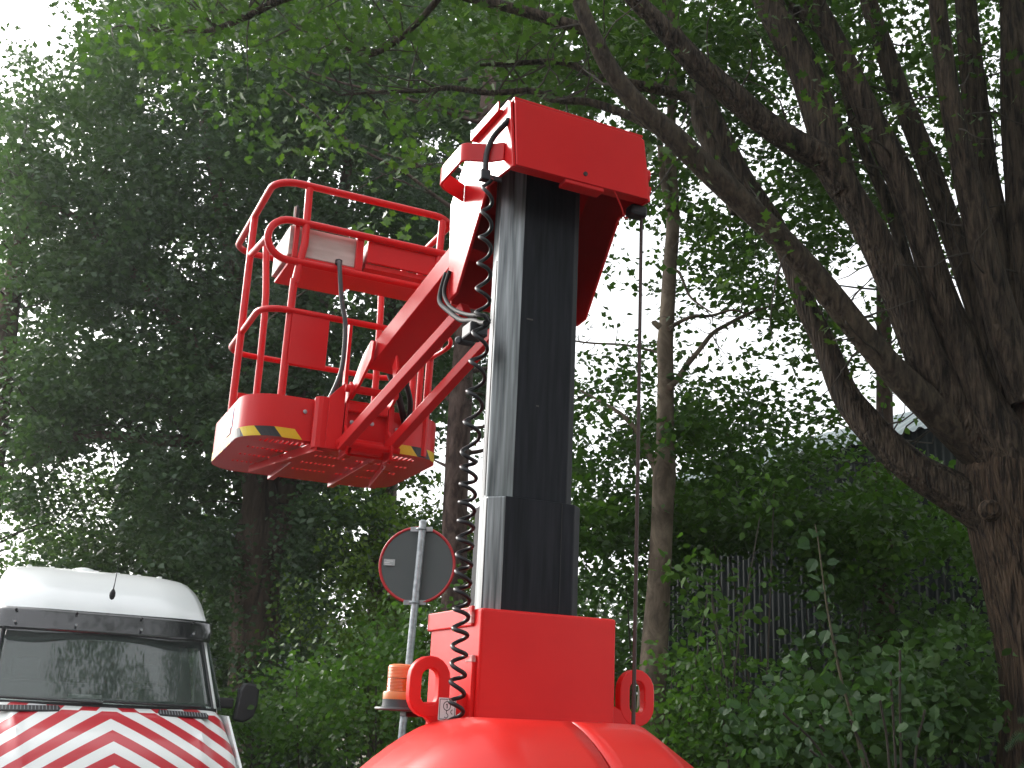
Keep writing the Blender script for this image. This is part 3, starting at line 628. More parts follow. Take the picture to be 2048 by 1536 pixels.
# nose, grille, bumper, wings
g = MB()
g.grid([[bonnet_pt(x, 1.0) for x in xs], [(x * 1.03, bonnet_pt(x, 1)[1] - 0.05, 0.80) for x in xs], [(x * 1.04, bonnet_pt(x, 1)[1] - 0.06, 0.62) for x in xs]])
nose = g.build('front_panel', CH, van, smooth=40, solid=0.006)
g = MB()
for k in range(4): g.box((-0.42, -0.975, 0.66 + k * 0.05), (0.42, -0.955, 0.69 + k * 0.05))
g.build('grille', TRIM, van, bevel=0.004)
g = MB(); g.extrude([(x * 1.05, bonnet_pt(x, 1)[1] - 0.07, 0.28) for x in xs] + [(0.99, 0.1, 0.28), (-0.99, 0.1, 0.28)], (0, 0, 0.34)); g.build('bumper', TRIM, van, bevel=0.02)
# side sections: loft of the body shell behind the windscreen
def halfprof(w0, w1, zt, zb=0.35, rt=0.22, n=7):
    """half cross-section from sill up to the roof centre (x, z)"""
    pts = [(w0, zb), (w0 + 0.01, 0.9), (w0, 1.35)]
    for k in range(n + 1):
        t = k / n; pts.append((w0 + (w1 - w0) * t ** 1.2, 1.35 + (zt - rt - 1.35) * t))
    for k in range(1, n + 1):
        a = pi / 2 * k / n; pts.append((w1 - rt * 0.9 * (1 - cos(a)) , zt - rt + rt * sin(a)))
    pts.append((w1 * 0.5, zt + 0.008)); pts.append((0, zt + 0.012)); return pts
def full(hp, y): return [(-x, y, z) for x, z in hp] + [(x, y, z) for x, z in hp[-2::-1]]
secs = [full(halfprof(0.965, 0.78, 2.36, rt=0.12), 1.30), full(halfprof(0.972, 0.77, 2.50, rt=0.12), 1.55), full(halfprof(0.98, 0.77, 2.60, rt=0.12), 1.85), full(halfprof(0.985, 0.78, 2.645, rt=0.12), 2.3)] + [full(halfprof(0.99, 0.785, 2.655, rt=0.12), y) for y in (3.2, 4.2, 5.2, 5.6)]
g = MB(); g.grid(secs); g.poly(secs[-1])
body = g.build('body_shell', VW, van, smooth=40)
# high-roof front cap: rises from the screen top to the roof
g = MB(); rows = []
for t in lin(0, 1, 12):
    z = 2.05 + (2.655 - 2.05) * (1 - (1 - t) ** 1.3); y = 0.63 + (1.75 - 0.63) * (0.38 * t + 0.62 * t ** 2.6)
    hw = 0.915 - 0.10 * t - 0.055 * t ** 4
    row = []
    for s_ in lin(-1, 1, 33):
        a = abs(s_); x = hw * s_; yy = y + 0.16 * max(0, a - 0.55) ** 1.6 * 3; zz = z - 0.012 * a ** 6 * (0.3 + t)
        row.append((x, yy, zz))
    rows.append(row)
g.grid(rows); g.build('roof_cap', VW, van, smooth=50, solid=0.006)
# cap cheeks that join the front cap to the shell
for sgn in (-1, 1):
    g = MB(); r0 = []
    for t in lin(0, 1, 12):
        z = 2.05 + (2.655 - 2.05) * (1 - (1 - t) ** 1.3); y = 0.63 + (1.75 - 0.63) * (0.38 * t + 0.62 * t ** 2.6); hw = 0.915 - 0.10 * t - 0.055 * t ** 4
        A = (sgn * hw, y + 0.16 * 0.45 ** 1.6 * 3, z - 0.012 * (0.3 + t)); B = (sgn * (hw + 0.018), 1.95, z - 0.02 * (0.3 + t))
        r0.append([tuple(A[i] + (B[i] - A[i]) * q + (0.02 * sgn * sin(pi * q) if i == 0 else 0) for i in range(3)) for q in lin(0, 1, 6)])
    g.grid(r0); g.build('roof_cheek', VW, van, smooth=50, solid=0.006)
# A-pillars and screen
def scr(x, t):   # windscreen surface: x in -1..1, t 0 bottom..1 top
    hw = 0.885 + (0.835 - 0.885) * t; yy = 0.02 + 0.62 * t + 0.20 * abs(x) ** 2.2 * (0.8 - 0.1 * t) - 0.09
    return (x * hw, yy, 1.395 + 0.67 * t)
g = MB(); g.grid([[scr(x, t) for x in lin(-1, 1, 25)] for t in lin(0, 1, 9)]); g.build('windscreen', GLS, van, smooth=60, solid=0.005)
for sgn in (-1, 1):
    g = MB(); pa = [Vector(scr(sgn * 1.0, t)) for t in lin(0, 1, 8)]
    rows = [[p + Vector((sgn * 0.0, 0, 0)), p + Vector((sgn * 0.035, 0.03, 0)), p + Vector((sgn * 0.055, 0.10, 0)), p + Vector((sgn * (0.05 if i > 5 else 0.075), 0.30, 0))] for i, p in enumerate(pa)]
    g.grid(rows); g.build('windscreen_pillar', VW, van, smooth=50, solid=0.006)
    g = MB(); g.tube([p + Vector((sgn * -0.004, -0.008, 0)) for p in pa], 0.012, 8); g.build('screen_seal', TRIM, van, smooth=60)
    # door glass and door panel ahead of the shell
    g = MB(); g.poly([(sgn * 0.965, 0.15, 1.42), (sgn * 0.965, 1.30, 1.42), (sgn * 0.90, 1.30, 2.05), (sgn * 0.895, 0.70, 2.05)]); g.build('side_window', GLS, van, solid=0.005)
    g = MB(); g.poly([(sgn * 0.975, -0.05, 1.38), (sgn * 0.975, 1.3, 1.40), (sgn * 0.98, 1.3, 0.35), (sgn * 0.98, 0.15, 0.35), (sgn * 0.985, -0.70, 0.62), (sgn * 0.985, -0.62, 1.0)]); g.build('front_door', VW, van, solid=0.02)
    g = MB(); g.box((sgn * 0.885 - 0.03, 0.95, 2.05), (sgn * 0.885 + 0.03, 1.9, 2.16)); g.build('door_header', VW, van, bevel=0.02)
    g = MB(); g.lathe([(0.05, -0.11), (0.32, -0.11), (0.345, -0.07), (0.345, 0.07), (0.32, 0.11), (0.05, 0.11)], (sgn * 0.87, 0.10, 0.345), 36, axis=(1, 0, 0)); wt = g.build('wheel', BLK, van, smooth=40)
    g = MB(); g.lathe([(0.03, -0.12), (0.2, -0.12), (0.21, 0.12), (0.03, 0.12)], (sgn * 0.87, 0.10, 0.345), 28, axis=(1, 0, 0)); g.build('rim', GALV, wt, smooth=40)
    g = MB(); g.lathe([(0.05, -0.11), (0.32, -0.11), (0.345, -0.07), (0.345, 0.07), (0.32, 0.11), (0.05, 0.11)], (sgn * 0.87, 4.3, 0.345), 36, axis=(1, 0, 0)); wt = g.build('wheel', BLK, van, smooth=40)
    g = MB(); g.lathe([(0.03, -0.12), (0.2, -0.12), (0.21, 0.12), (0.03, 0.12)], (sgn * 0.87, 4.3, 0.345), 28, axis=(1, 0, 0)); g.build('rim', GALV, wt, smooth=40)
    # headlight: tall swept unit on the wing
    g = MB(); rows = []
    for t in lin(0, 1, 8):
        rows.append([(sgn * (0.70 + 0.285 * q), -0.86 + 0.34 * q * q - 0.1 * (1 - t) * 0.3, 0.80 + 0.22 * t * (0.45 + 0.55 * q)) for q in lin(0, 1, 8)])
    g.grid(rows); hlm = g.build('headlight', mat('headlamp_lens', (0.50, 0.50, 0.47), 0.12, 0.2, 0.8), van, smooth=60, solid=0.02)
# cowl strip, wipers, visor
g = MB(); g.grid([[(x * 0.90, 0.03 - 0.09 + 0.20 * abs(x) ** 2.2 * 0.8 - 0.02 + dy, z) for x in lin(-1, 1, 25)] for dy, z in ((0.0, 1.435), (0.0, 1.402), (0.05, 1.395))]); g.build('cowl', TRIM, van, smooth=50, solid=0.012)
for s0, s1 in ((-0.85, -0.05), (-0.05, 0.75)):
    g = MB(); g.tube([(x, -0.095 + 0.14 * abs(x) ** 2.2, 1.442 + 0.012 * (1 - t)) for t, x in ((q, s0 + (s1 - s0) * q) for q in lin(0, 1, 12))], 0.009, 6); wp = g.build('wiper', TRIM, van, smooth=60)
g = MB(); rows = []
for t in lin(0, 1, 7):
    z = 2.19 - 0.19 * t; rows.append([(x * (0.925 + 0.015 * sin(pi * t)), 0.63 - 0.085 - 0.10 * t + 0.48 * max(0, abs(x) - 0.55) ** 1.6 + 0.9 * max(0, abs(x) - 0.92), z) for x in lin(-1, 1, 41)])
g.grid(rows); vis = g.build('sun_visor', VIS, van, smooth=60, solid=0.006)
for x in (-0.76, -0.28, 0.26, 0.72):
    for z, yy in ((2.165, -0.0), (2.065, -0.065)):
        g = MB(); y0 = 0.532 + yy + 0.48 * max(0, abs(x) / 0.92 - 0.55) ** 1.6; g.lathe([(0.011, -0.03), (0.011, -0.02), (0.006, 0.02)], (x, y0, z), 10, axis=(0, 1, 0)); g.build('visor_screw', GALV if z < 2.1 else TRIM, vis)
# dark interior header behind the visor
g = MB(); g.grid([[(x * 0.83, 0.585 + 0.13 * abs(x) ** 2 + 0.05 * t, 1.945 + 0.10 * t) for x in lin(-1, 1, 15)] for t in (0, 1)]); g.build('screen_band', TRIM, van, solid=0.004)
# bonnet vents with slats
for sgn in (-1, 1):
    fr_ = []
    c = Vector(bonnet_pt(0.585 * sgn if sgn > 0 else -0.60, 0.15))
    hw = 0.205 if sgn > 0 else 0.235
    slope = Vector((0, -0.80, -0.36)).normalized(); nrm = Vector((0, -0.36, 0.80)).normalized() * 1.0
    X = Vector((1, 0.03 * -sgn, -0.03 * sgn)).normalized()
    g = MB(); o_ = [c + X * (hw * a) + slope * b + nrm * 0.008 for a, b in ((-1, 0.0), (-0.94, -0.045), (0.94, -0.045), (1, 0.0), (0.95, 0.05), (-0.95, 0.05))]
    g.extrude(o_, nrm * 0.012); vt = g.build('air_vent', TRIM, van, bevel=0.004)
    sl_me = None
    for k in range(17):
        x = -hw * 0.9 + 1.8 * hw * k / 16
        g = MB(); p = c + X * x + nrm * 0.021
        g.extrude([p + slope * -0.036 - X * 0.002, p + slope * 0.04 - X * 0.004, p + slope * 0.04 + X * 0.0, p + slope * -0.036 + X * 0.002], nrm * 0.004)
        g.build('slat', mat('slat_grey', (0.25, 0.27, 0.29), 0.4) if k == 0 and sgn == -1 else bpy.data.materials['slat_grey'], vt)
# bonnet centre crease, antenna, roof beacon nub, roof ribs
g = MB(); g.lathe([(0.004, -0.045), (0.018, -0.035), (0.026, -0.01), (0.024, 0.02), (0.012, 0.045), (0.004, 0.055)], (0.005, 0.66, 2.36), 14, axis=(0.0, -0.25, 1)); ant = g.build('antenna_foot', TRIM, van, smooth=60)
g = MB(); g.tube([(0.005, 0.655, 2.40), (0.012, 0.66, 2.47), (0.03, 0.72, 2.74)], [0.006, 0.004, 0.0022], 6); g.build('antenna_rod', TRIM, ant, smooth=60)
g = MB(); g.lathe([(0.13, -0.02), (0.12, 0.02), (0.09, 0.045), (0.04, 0.058)], (-0.10, 2.1, 2.66), 24); g.build('roof_vent', VW, van, smooth=50)
for k in range(7):
    x = -0.62 + k * 0.205
    g = MB(); g.box((x - 0.022, 1.9, 2.665), (x + 0.022, 5.4, 2.682)); g.build('roof_rib', VW, body, bevel=0.008)
# mirrors
for sgn in (-1, 1):
    g = MB(); g.box((sgn * 1.0 - 0.05, 0.25, 1.44), (sgn * 1.06 + 0.03 * sgn, 0.31, 1.53)); g.build('mirror_arm', TRIM, van, bevel=0.015)
    g = MB()
    prof = [(-0.085, 1.345), (-0.055, 1.60), (-0.02, 1.665), (0.09, 1.655), (0.115, 1.62), (0.112, 1.47), (0.085, 1.375), (0.0, 1.325)]
    g.extrude([(sgn * (1.185) + a * sgn, 0.22, z) for a, z in prof], (0, 0.11, 0)); mh = g.build('wing_mirror', TRIM, van, bevel=0.022, bseg=3)
    g = MB(); g.box((sgn * 1.20 - 0.07, 0.332, 1.42), (sgn * 1.20 + 0.07, 0.336, 1.62)); g.build('mirror_glass', mat('mirror', (0.7, 0.7, 0.7), 0.03, 1), mh)
# interior: dashboard, seats, wheel, bulkhead
INT = mat('van_interior', (0.05, 0.052, 0.055), 0.8); INT2 = mat('van_seat', (0.09, 0.095, 0.10), 0.9)
g = MB(); g.box((-0.86, 0.16, 1.10), (0.86, 0.62, 1.385)); g.build('dashboard', INT, van, bevel=0.03)
g = MB(); g.box((-0.90, 1.75, 0.5), (0.90, 1.80, 2.45)); g.build('bulkhead', INT, van)
g = MB(); g.box((-0.90, 0.0, 0.45), (0.90, 1.75, 0.5)); g.build('cab_floor', INT, van)
g = MB(); g.box((-0.78, 0.74, 2.05), (0.78, 1.75, 2.08)); g.build('headliner', INT, van)
for x in (-0.55, -0.1, 0.5):
    g = MB(); g.box((x - 0.22, 1.28, 0.95), (x + 0.22, 1.42, 1.60)); g.box((x - 0.12, 1.30, 1.62), (x + 0.12, 1.40, 1.80)); g.build('seat', INT2, van, bevel=0.03)
g = MB(); Rw = Matrix.Rotation(radians(62), 4, 'X')
g.tube([Vector((0.45, 0.72, 1.40)) + Rw @ Vector((0.20 * cos(a), 0.20 * sin(a), 0)) for a in lin(0, 2 * pi, 33)[:-1]], 0.014, 8, closed=True); g.tube([(0.26, 0.72, 1.40), (0.64, 0.72, 1.40)], 0.018, 8); g.build('steering_wheel', INT, van, smooth=60)
g = MB(); g.box((-0.28, 0.24, 1.39), (-0.02, 0.26, 1.50)); g.build('dash_papers', mat('paper', (0.35, 0.37, 0.35), 0.7), van)

# ------------------------------------------------------------------ round sign seen from the back
SY = 8.4; sc_ = at(835, 1129, SY)
sign = thing('road_sign', (at(800, 1500, SY).x - 0.075, SY, 0), 'round road sign seen from its grey back on a leaning galvanised pole', 'road sign')
so_ = Vector(sign.location)
def SL(px, py, dy=0): return at(px, py, SY + dy) - so_ 
pb = SL(801, 1500); ptp = SL(846, 1046)
dirp = (ptp - pb).normalized(); pbase = pb - dirp * (pb.z / dirp.z)
SG = mat('sign_back_grey', (0.10, 0.112, 0.112), 0.85, 0.0, 0, 0.2); SR = mat('sign_rim_red', (0.45, 0.015, 0.02), 0.35)
g = MB(); g.cyl(pbase, ptp, 0.0275, 20); g.lathe([(0.03, 0), (0.03, 0.012), (0.015, 0.024)], ptp, 16); g.build('pole', GALV, sign, smooth=40)
c = SL(834, 1130, 0.045); nax = Vector((0.10, 1.0, -0.02)).normalized(); R_ = 0.290
g = MB(); g.lathe([(R_ - 0.012, -0.002), (R_ - 0.012, 0.002)], c, 64, axis=nax); dk = g.build('sign_plate', SG, sign)
g = MB(); e1 = Vector((1, -0.1, 0)).normalized(); e2 = nax.cross(e1).normalized()
g.tube([c + (e1 * cos(a) + e2 * sin(a)) * (R_ - 0.004) for a in lin(0, 2 * pi, 65)[:-1]], 0.0115, 8, closed=True); g.build('sign_rim', SR, sign, smooth=60)
g = MB(); p0 = c + Vector((-0.255, -0.012 + 0.0255, 0.0)); g.box(p0 + Vector((0, -0.006, -0.012)), p0 + Vector((0.085, -0.0045, 0.036)))
stk = g.build('sign_sticker', mat('sticker_grey', (0.40, 0.42, 0.42), 0.5), dk)
g = MB()
for k, (a, b) in enumerate(((0.01, 0.06), (0.006, 0.045), (0.02, 0.07))): g.box(p0 + Vector((a, -0.0075, -0.006 + k * 0.013)), p0 + Vector((b, -0.0062, -0.002 + k * 0.013)))
g.build('sticker_print', WHITE, stk)
for (px, py) in ((843, 1058), (829, 1205)):
    q = SL(px, py); g = MB(); g.box(q + Vector((-0.085, 0.022, -0.016)), q + Vector((0.085, 0.028, 0.020)), Matrix.Translation(q) @ Matrix.Rotation(-0.045, 4, 'Y') @ Matrix.Translation(-q))
    g.tube([q + Vector((0.033 * cos(a), -0.033 * sin(a), 0)) for a in lin(0, pi, 9)], 0.009, 6); g.build('pole_clamp', GALV, sign, bevel=0.002)

# ------------------------------------------------------------------ corrugated sheds behind the trees
CW = mat('dark_corrugated_sheet', (0.02, 0.03, 0.036), 0.6, 0.0, 0, 0.2); noise_col(CW, (0.010, 0.015, 0.016), (0.020, 0.027, 0.028), 2.5, 6, rough=(0.55, 0.75))
CRF = mat('grey_roof_sheet', (0.22, 0.27, 0.27), 0.4, 0.4); noise_col(CRF, (0.17, 0.22, 0.22), (0.30, 0.35, 0.35), 1.5, 6, rough=(0.35, 0.6))
def shed(name, label, A, B, zeave, rise, depth, pw=1.0, wm=CW, rmat=CRF, amp=0.013, per=0.12):
    A = Vector((*A, 0)); B = Vector((*B, 0)); d = (B - A); Ln = d.length; d.normalize(); nb = Vector((-d.y, d.x, 0))
    if nb.y < 0: nb = -nb
    t = thing(name, A, label, 'shed', math.atan2(d.y, d.x))
    sgn = 1 if Vector((-d.y, d.x, 0)).dot(nb) > 0 else -1
    # one sheet mesh for walls, shared
    def sheet(w_):
        g = MB(); nn = int(w_ / per) * 6; rows = []
        for z in (0.0, zeave): rows.append([(w_ * i / nn, amp * sin(2 * pi * (w_ * i / nn) / per), z) for i in range(nn + 1)])
        g.grid(rows); return g
    first = sheet(pw).build('wall_panel', wm, t, smooth=60)
    npan = int(Ln / pw)
    for k in range(1, npan):
        o = first.copy(); COL.objects.link(o); o.parent = t; o.location = (k * pw, 0.0, 0)
    g = MB(); nn = int(pw / (per * 1.6)) * 6; rows = []
    for q in lin(0, 1, 12):
        a = q * radians(62); rows.append([(pw * i / nn, sgn * (-0.12 + depth * sin(a) / sin(radians(62))), zeave - 0.05 + rise * (1 - (1 - q) ** 2.0) + 0.028 * sin(2 * pi * i / nn * int(pw / (per * 1.6)))) for i in range(nn + 1)])
    g.grid(rows); fr_ = g.build('roof_panel', rmat, t, smooth=60)
    for k in range(1, npan):
        o = fr_.copy(); COL.objects.link(o); o.parent = t; o.location = (k * pw, 0.0, 0)
    g = MB(); g.box((0, sgn * depth - 0.05, 0), (Ln, sgn * depth + 0.05, zeave + rise)); g.build('rear_wall', wm, t)
    g = MB(); g.box((-0.02, min(0, sgn * depth), 0), (0.02, max(0, sgn * depth), zeave + 0.0)); g.build('end_wall', wm, t)
    return t
a_ = at(2150, 1000, 12.5); b_ = at(1300, 1000, 19.5)
shed('corrugated_shed', 'dark corrugated shed with curved grey roof behind the right trees', (b_.x, b_.y), (a_.x, a_.y), 5.45, 1.15, 3.0)
a_ = at(300, 1200, 27); b_ = at(700, 1150, 29)
shed('far_building', 'pale grey sheeted building glimpsed behind the left tree trunk', (a_.x, a_.y), (b_.x, b_.y), 5.9, 0.7, 3.0, 1.0, mat('pale_cladding', (0.22, 0.24, 0.27), 0.7), CRF, 0.02, 0.2)

# ------------------------------------------------------------------ foliage machinery
TPL = {
 'blade': (np.array([[0, 0, 0], [0.37, 0.42, 0.05], [0, 1.0, -0.06], [-0.37, 0.42, 0.05]]), [(0, 1, 2), (0, 2, 3)]),
 'ovate': (np.array([[0, 0, 0], [0.26, 0.22, 0.05], [0.33, 0.52, 0.06], [0.16, 0.82, 0.0], [0, 1.0, -0.08], [-0.16, 0.82, 0.0], [-0.33, 0.52, 0.06], [-0.26, 0.22, 0.05], [0, 0.5, 0.0]]),
           [(0, 1, 8), (1, 2, 8), (2, 3, 8), (3, 4, 8), (4, 5, 8), (5, 6, 8), (6, 7, 8), (7, 0, 8)]),
 'lobed': (np.array([[0, 0, 0], [0.14, 0.22, 0.03], [0.36, 0.34, 0.06], [0.17, 0.46, 0.02], [0.42, 0.70, 0.05], [0.16, 0.74, 0.0], [0, 1.02, -0.06], [-0.16, 0.74, 0.0], [-0.42, 0.70, 0.05], [-0.17, 0.46, 0.02], [-0.36, 0.34, 0.06], [-0.14, 0.22, 0.03]]),
           [(0, 1, 11), (1, 2, 3), (11, 9, 10), (1, 3, 9), (1, 9, 11), (3, 4, 5), (9, 7, 8), (3, 5, 7), (3, 7, 9), (5, 6, 7)]),
 'needle': (np.array([[-0.012, 0, 0], [0.012, 0, 0], [0, 1.0, -0.05]]), [(0, 1, 2)]),
}
def leaves_mesh(name, pos, size, tpl, material, parent=None, normal_up=0.6, seed=0, dirs=None, rndc=None):
    r = np.random.default_rng(seed); n = len(pos)
    V, F = TPL[tpl]; nv, nf = len(V), len(F)
    # orientation: leaf direction d (y axis), normal (z axis)
    nrm = r.normal(size=(n, 3)); nrm /= np.linalg.norm(nrm, axis=1)[:, None]; nrm[:, 2] = np.abs(nrm[:, 2]) * 0.7 + normal_up
    nrm /= np.linalg.norm(nrm, axis=1)[:, None]
    d = r.normal(size=(n, 3)) if dirs is None else dirs + r.normal(size=(n, 3)) * 0.45
    if dirs is None: d[:, 2] -= 0.5
    d -= nrm * np.sum(d * nrm, 1)[:, None]; d /= np.linalg.norm(d, axis=1)[:, None] + 1e-9
    x = np.cross(d, nrm)
    s = size * (0.65 + 0.7 * r.random(n))
    P = pos[:, None, :] + s[:, None, None] * (V[None, :, 0:1] * x[:, None, :] + V[None, :, 1:2] * d[:, None, :] + V[None, :, 2:3] * nrm[:, None, :])
    verts = P.reshape(-1, 3).astype(np.float32)
    faces = (np.array(F)[None] + (np.arange(n) * nv)[:, None, None]).reshape(-1).astype(np.int32)
    me = bpy.data.meshes.new(name); me.vertices.add(n * nv); me.vertices.foreach_set('co', verts.ravel())
    me.loops.add(n * nf * 3); me.loops.foreach_set('vertex_index', faces)
    me.polygons.add(n * nf); me.polygons.foreach_set('loop_start', np.arange(0, n * nf * 3, 3, dtype=np.int32))
    try: me.polygons.foreach_set('loop_total', np.full(n * nf, 3, dtype=np.int32))
    except Exception: pass
    rv = r.random(n) if rndc is None else np.clip(rndc * 0.6 + 0.4 * r.random(n), 0, 1)
    at_ = me.attributes.new('rnd', 'FLOAT', 'FACE'); at_.data.foreach_set('value', np.repeat(rv, nf).astype(np.float32))
    me.update(calc_edges=True)
    return link_mesh(name, me, material, parent)

FW = np.array(_fw); R2 = np.array(_r2); U2 = np.array(_u2)
def unproj(px, py, Y):
    d = FW[None] * FPX + R2[None] * (px[:, None] - 1024) - U2[None] * (py[:, None] - 768)
    return np.array([0, 0, EYE])[None] + d * (Y / d[:, 1])[:, None]
def grid_clumps(rows, y0, y1, k, seed, col0=0, row0=0, cell=64, colr=None, jit=0.55, clump=1.0):
    """read a coarse map of how dense the crown is in each direction and return clump centres in the world"""
    r = np.random.default_rng(seed); X, Yp, D, = [], [], []
    for j, row in enumerate(rows):
        for i, ch in enumerate(row):
            if not ch.isdigit() or ch == '0': continue
            if colr and not (colr[0] <= i + col0 < colr[1]): continue
            c = -math.log(1 - min(int(ch) / 9.0, 0.985)) if int(ch) < 9 else 4.0
            nn = r.poisson(c * k)
            for _ in range(nn):
                X.append((i + col0 + 0.5 + (r.random() - 0.5) * 2 * jit) * cell); Yp.append((j + row0 + 0.5 + (r.random() - 0.5) * 2 * jit) * cell)
                D.append(y0 + (y1 - y0) * r.random())
    X, Yp, D = map(np.array, (X, Yp, D))
    if clump:   # uneven crown: masses and gaps
        keep = np.zeros(len(X), bool)
        q = 0
        for sc, wgt in ((46.0, 0.6), (110.0, 0.4)):
            T = r.random((64, 64)); fx, fy = (X + 900) / sc, (Yp + 900) / sc; i0, j0 = np.floor(fx).astype(int), np.floor(fy).astype(int)
            tx, ty = fx - i0, fy - j0; tx = tx * tx * (3 - 2 * tx); ty = ty * ty * (3 - 2 * ty)
            g_ = lambda a, b: T[a % 64, b % 64]
            q = q + wgt * ((g_(i0, j0) * (1 - tx) + g_(i0 + 1, j0) * tx) * (1 - ty) + (g_(i0, j0 + 1) * (1 - tx) + g_(i0 + 1, j0 + 1) * tx) * ty)
        keep = r.random(len(X)) < np.clip((q - 0.5) * clump * 4 + 0.62, 0.08, 1)
        X, Yp, D = X[keep], Yp[keep], D[keep]
    return unproj(X, Yp, D)
def spray(cent, nl, rad, seed, flat=0.45):
    """leaves around each clump centre: short twigs"""
    r = np.random.default_rng(seed); n = len(cent)
    off = r.normal(size=(n, nl, 3)) * rad; off[..., 2] *= flat
    P = cent[:, None, :] + off
    rc = np.repeat(r.random(n), nl)
    return P.reshape(-1, 3), rc, (off / (np.linalg.norm(off, axis=2)[..., None] + 1e-9)).reshape(-1, 3)
def bark_disp(seed, amp=0.06, k=7):
    ph = [random.uniform(0, 6.28) for _ in range(6)]
    def f(t, a, p):
        return 1 + amp * (0.35 * abs(sin(2.7 * k * a + 3 * sin(p.z * 0.9 + ph[5]))) + sin(k * a + ph[0] + 2.1 * sin(p.z * 1.7 + ph[1])) * 0.5 + sin(3 * a + p.z * 2.3 + ph[2]) * 0.6 + sin(2 * a - p.z * 4.1 + p.x * 3 + ph[3]) * 0.5 + 0.3 * sin(13 * a + ph[4] + p.z * 0.8))
    return f
def limb(g, pts, org, Y0, Y1=None, sides=20, sub=5, amp=0.06, k=7):
    """pts: (px, py, width_px) along the limb; org: origin of the tree"""
    Y1 = Y0 if Y1 is None else Y1; n = len(pts)
    W3 = []; Rr = []
    for i, (px, py, w) in enumerate(pts):
        Y = Y0 + (Y1 - Y0) * i / (n - 1); p = at(px, py, Y) - org; W3.append(p)
        dist = (p + org - Vector((0, 0, EYE))).dot(_fw); Rr.append(w * dist / FPX / 2)
    path = catmull(W3, sub); rad = []
    for i in range(n - 1):
        for q in range(sub): rad.append(Rr[i] + (Rr[i + 1] - Rr[i]) * q / sub)
    rad.append(Rr[-1])
    if n < 3: path = [W3[0] + (W3[1] - W3[0]) * q / sub for q in range(sub + 1)]
    g.tube(path, rad, sides, disp=bark_disp(0, amp, k)); return path
def twigs(g, path, n, length, r0, seed, up=0.2, sides=5, toward=None):
    r = random.Random(seed)
    for _ in range(n):
        i = r.randrange(len(path) // 4, len(path)); p = path[i]
        d = Vector((r.gauss(0, 1), r.gauss(0, 1), r.gauss(up, 0.6))).normalized()
        if toward is not None: d = (d + Vector(toward)).normalized()
        l = length * r.uniform(0.5, 1.3); q = [p]
        for s_ in range(5):
            d = (d + Vector((r.gauss(0, .25), r.gauss(0, .25), r.gauss(0, .25)))).normalized(); q.append(q[-1] + d * l / 5)
        g.tube(q, [r0 * (1 - 0.8 * s_ / 5) for s_ in range(6)], sides)

# ---------- big tree on the right
T1 = at(2120, 1430, 8.0); T1o = Vector((T1.x, T1.y, 0))
bt = thing('broadleaf_tree', T1o, 'large many-limbed tree with fissured brown trunk at the right edge', 'tree')
g = MB(); limb(g, [(2150, 1750, 330), (2142, 1536, 258), (2122, 1330, 240), (2096, 1160, 244), (2076, 1040, 262), (2058, 950, 270), (2045, 860, 220), (2035, 780, 160)], T1o, 8.0, 8.0, 64, 8, 0.05, 11)
trunk = g.build('trunk', BARK, bt, smooth=70)
limbs = {}
def L_(name, pts, Y0, Y1, m=BARKD, sides=28, amp=0.05, k=6, sub=6):
    g = MB(); path = limb(g, pts, T1o, Y0, Y1, sides, sub, amp, k); o = g.build('limb', m, bt, smooth=70); limbs[name] = path; return o
L_('1', [(2098, 1120, 101), (1983, 1030, 96), (1908, 985, 83), (1838, 945, 72), (1778, 896, 66), (1727, 840, 61), (1688, 785, 53), (1654, 700, 48), (1608, 600, 42), (1585, 534, 39), (1548, 445, 37), (1481, 345, 35), (1432, 245, 33), (1397, 160, 28), (1368, 90, 20), (1338, 20, 15), (1308, -70, 9)], 7.9, 8.8)
L_('2', [(2096, 1010, 114), (2016, 945, 110), (1941, 880, 87), (1877, 826, 70), (1801, 757, 59), (1726, 672, 53), (1646, 572, 49), (1566, 482, 48), (1486, 405, 48), (1406, 330, 46), (1341, 268, 44), (1276, 210, 40), (1221, 140, 36), (1181, 60, 30), (1146, -30, 27), (1116, -140, 19)], 8.05, 7.1, BARKL)
L_('3', [(2080, 1000, 129), (1990, 900, 112), (1930, 830, 93), (1859, 732, 79), (1795, 575, 69), (1745, 470, 65), (1696, 386, 62), (1655, 315, 58)], 7.9, 7.8)
L_('3a', [(1690, 380, 60), (1650, 322, 58), (1597, 292, 54), (1523, 242, 50), (1463, 190, 50), (1399, 135, 46), (1349, 80, 42), (1300, 30, 36), (1240, -30, 30), (1150, -120, 18)], 7.8, 7.5)
L_('3b', [(1680, 360, 66), (1645, 240, 66), (1605, 130, 62), (1567, 59, 58), (1530, -10, 52), (1480, -150, 40)], 7.85, 8.1)
L_('4', [(2086, 980, 82), (2016, 880, 82), (1961, 790, 70), (1924, 693, 63), (1875, 569, 58), (1835, 445, 57), (1791, 336, 54), (1741, 237, 50), (1696, 140, 47), (1652, 50, 43), (1606, -40, 38), (1546, -200, 25)], 7.7, 7.9)
L_('5', [(2038, 860, 67), (2008, 760, 58), (1976, 660, 54), (1933, 540, 50), (1888, 420, 45), (1848, 310, 42), (1808, 210, 40), (1773, 110, 37), (1743, 20, 33), (1708, -120, 24)], 8.0, 8.3)
L_('6', [(2058, 800, 77), (2003, 640, 65), (1963, 480, 54), (1928, 330, 48), (1898, 190, 40), (1880, 60, 35), (1868, -60, 30)], 7.6, 7.4)
L_('7', [(2082, 800, 84), (2032, 640, 67), (1997, 480, 56), (1967, 330, 51), (1947, 180, 47), (1934, 40, 42), (1922, -120, 32)], 7.9, 8.1)
L_('8', [(2104, 860, 122), (2086, 640, 108), (2064, 430, 94), (2046, 220, 79), (2036, 60, 69), (2024, -120, 58)], 7.8, 7.9)
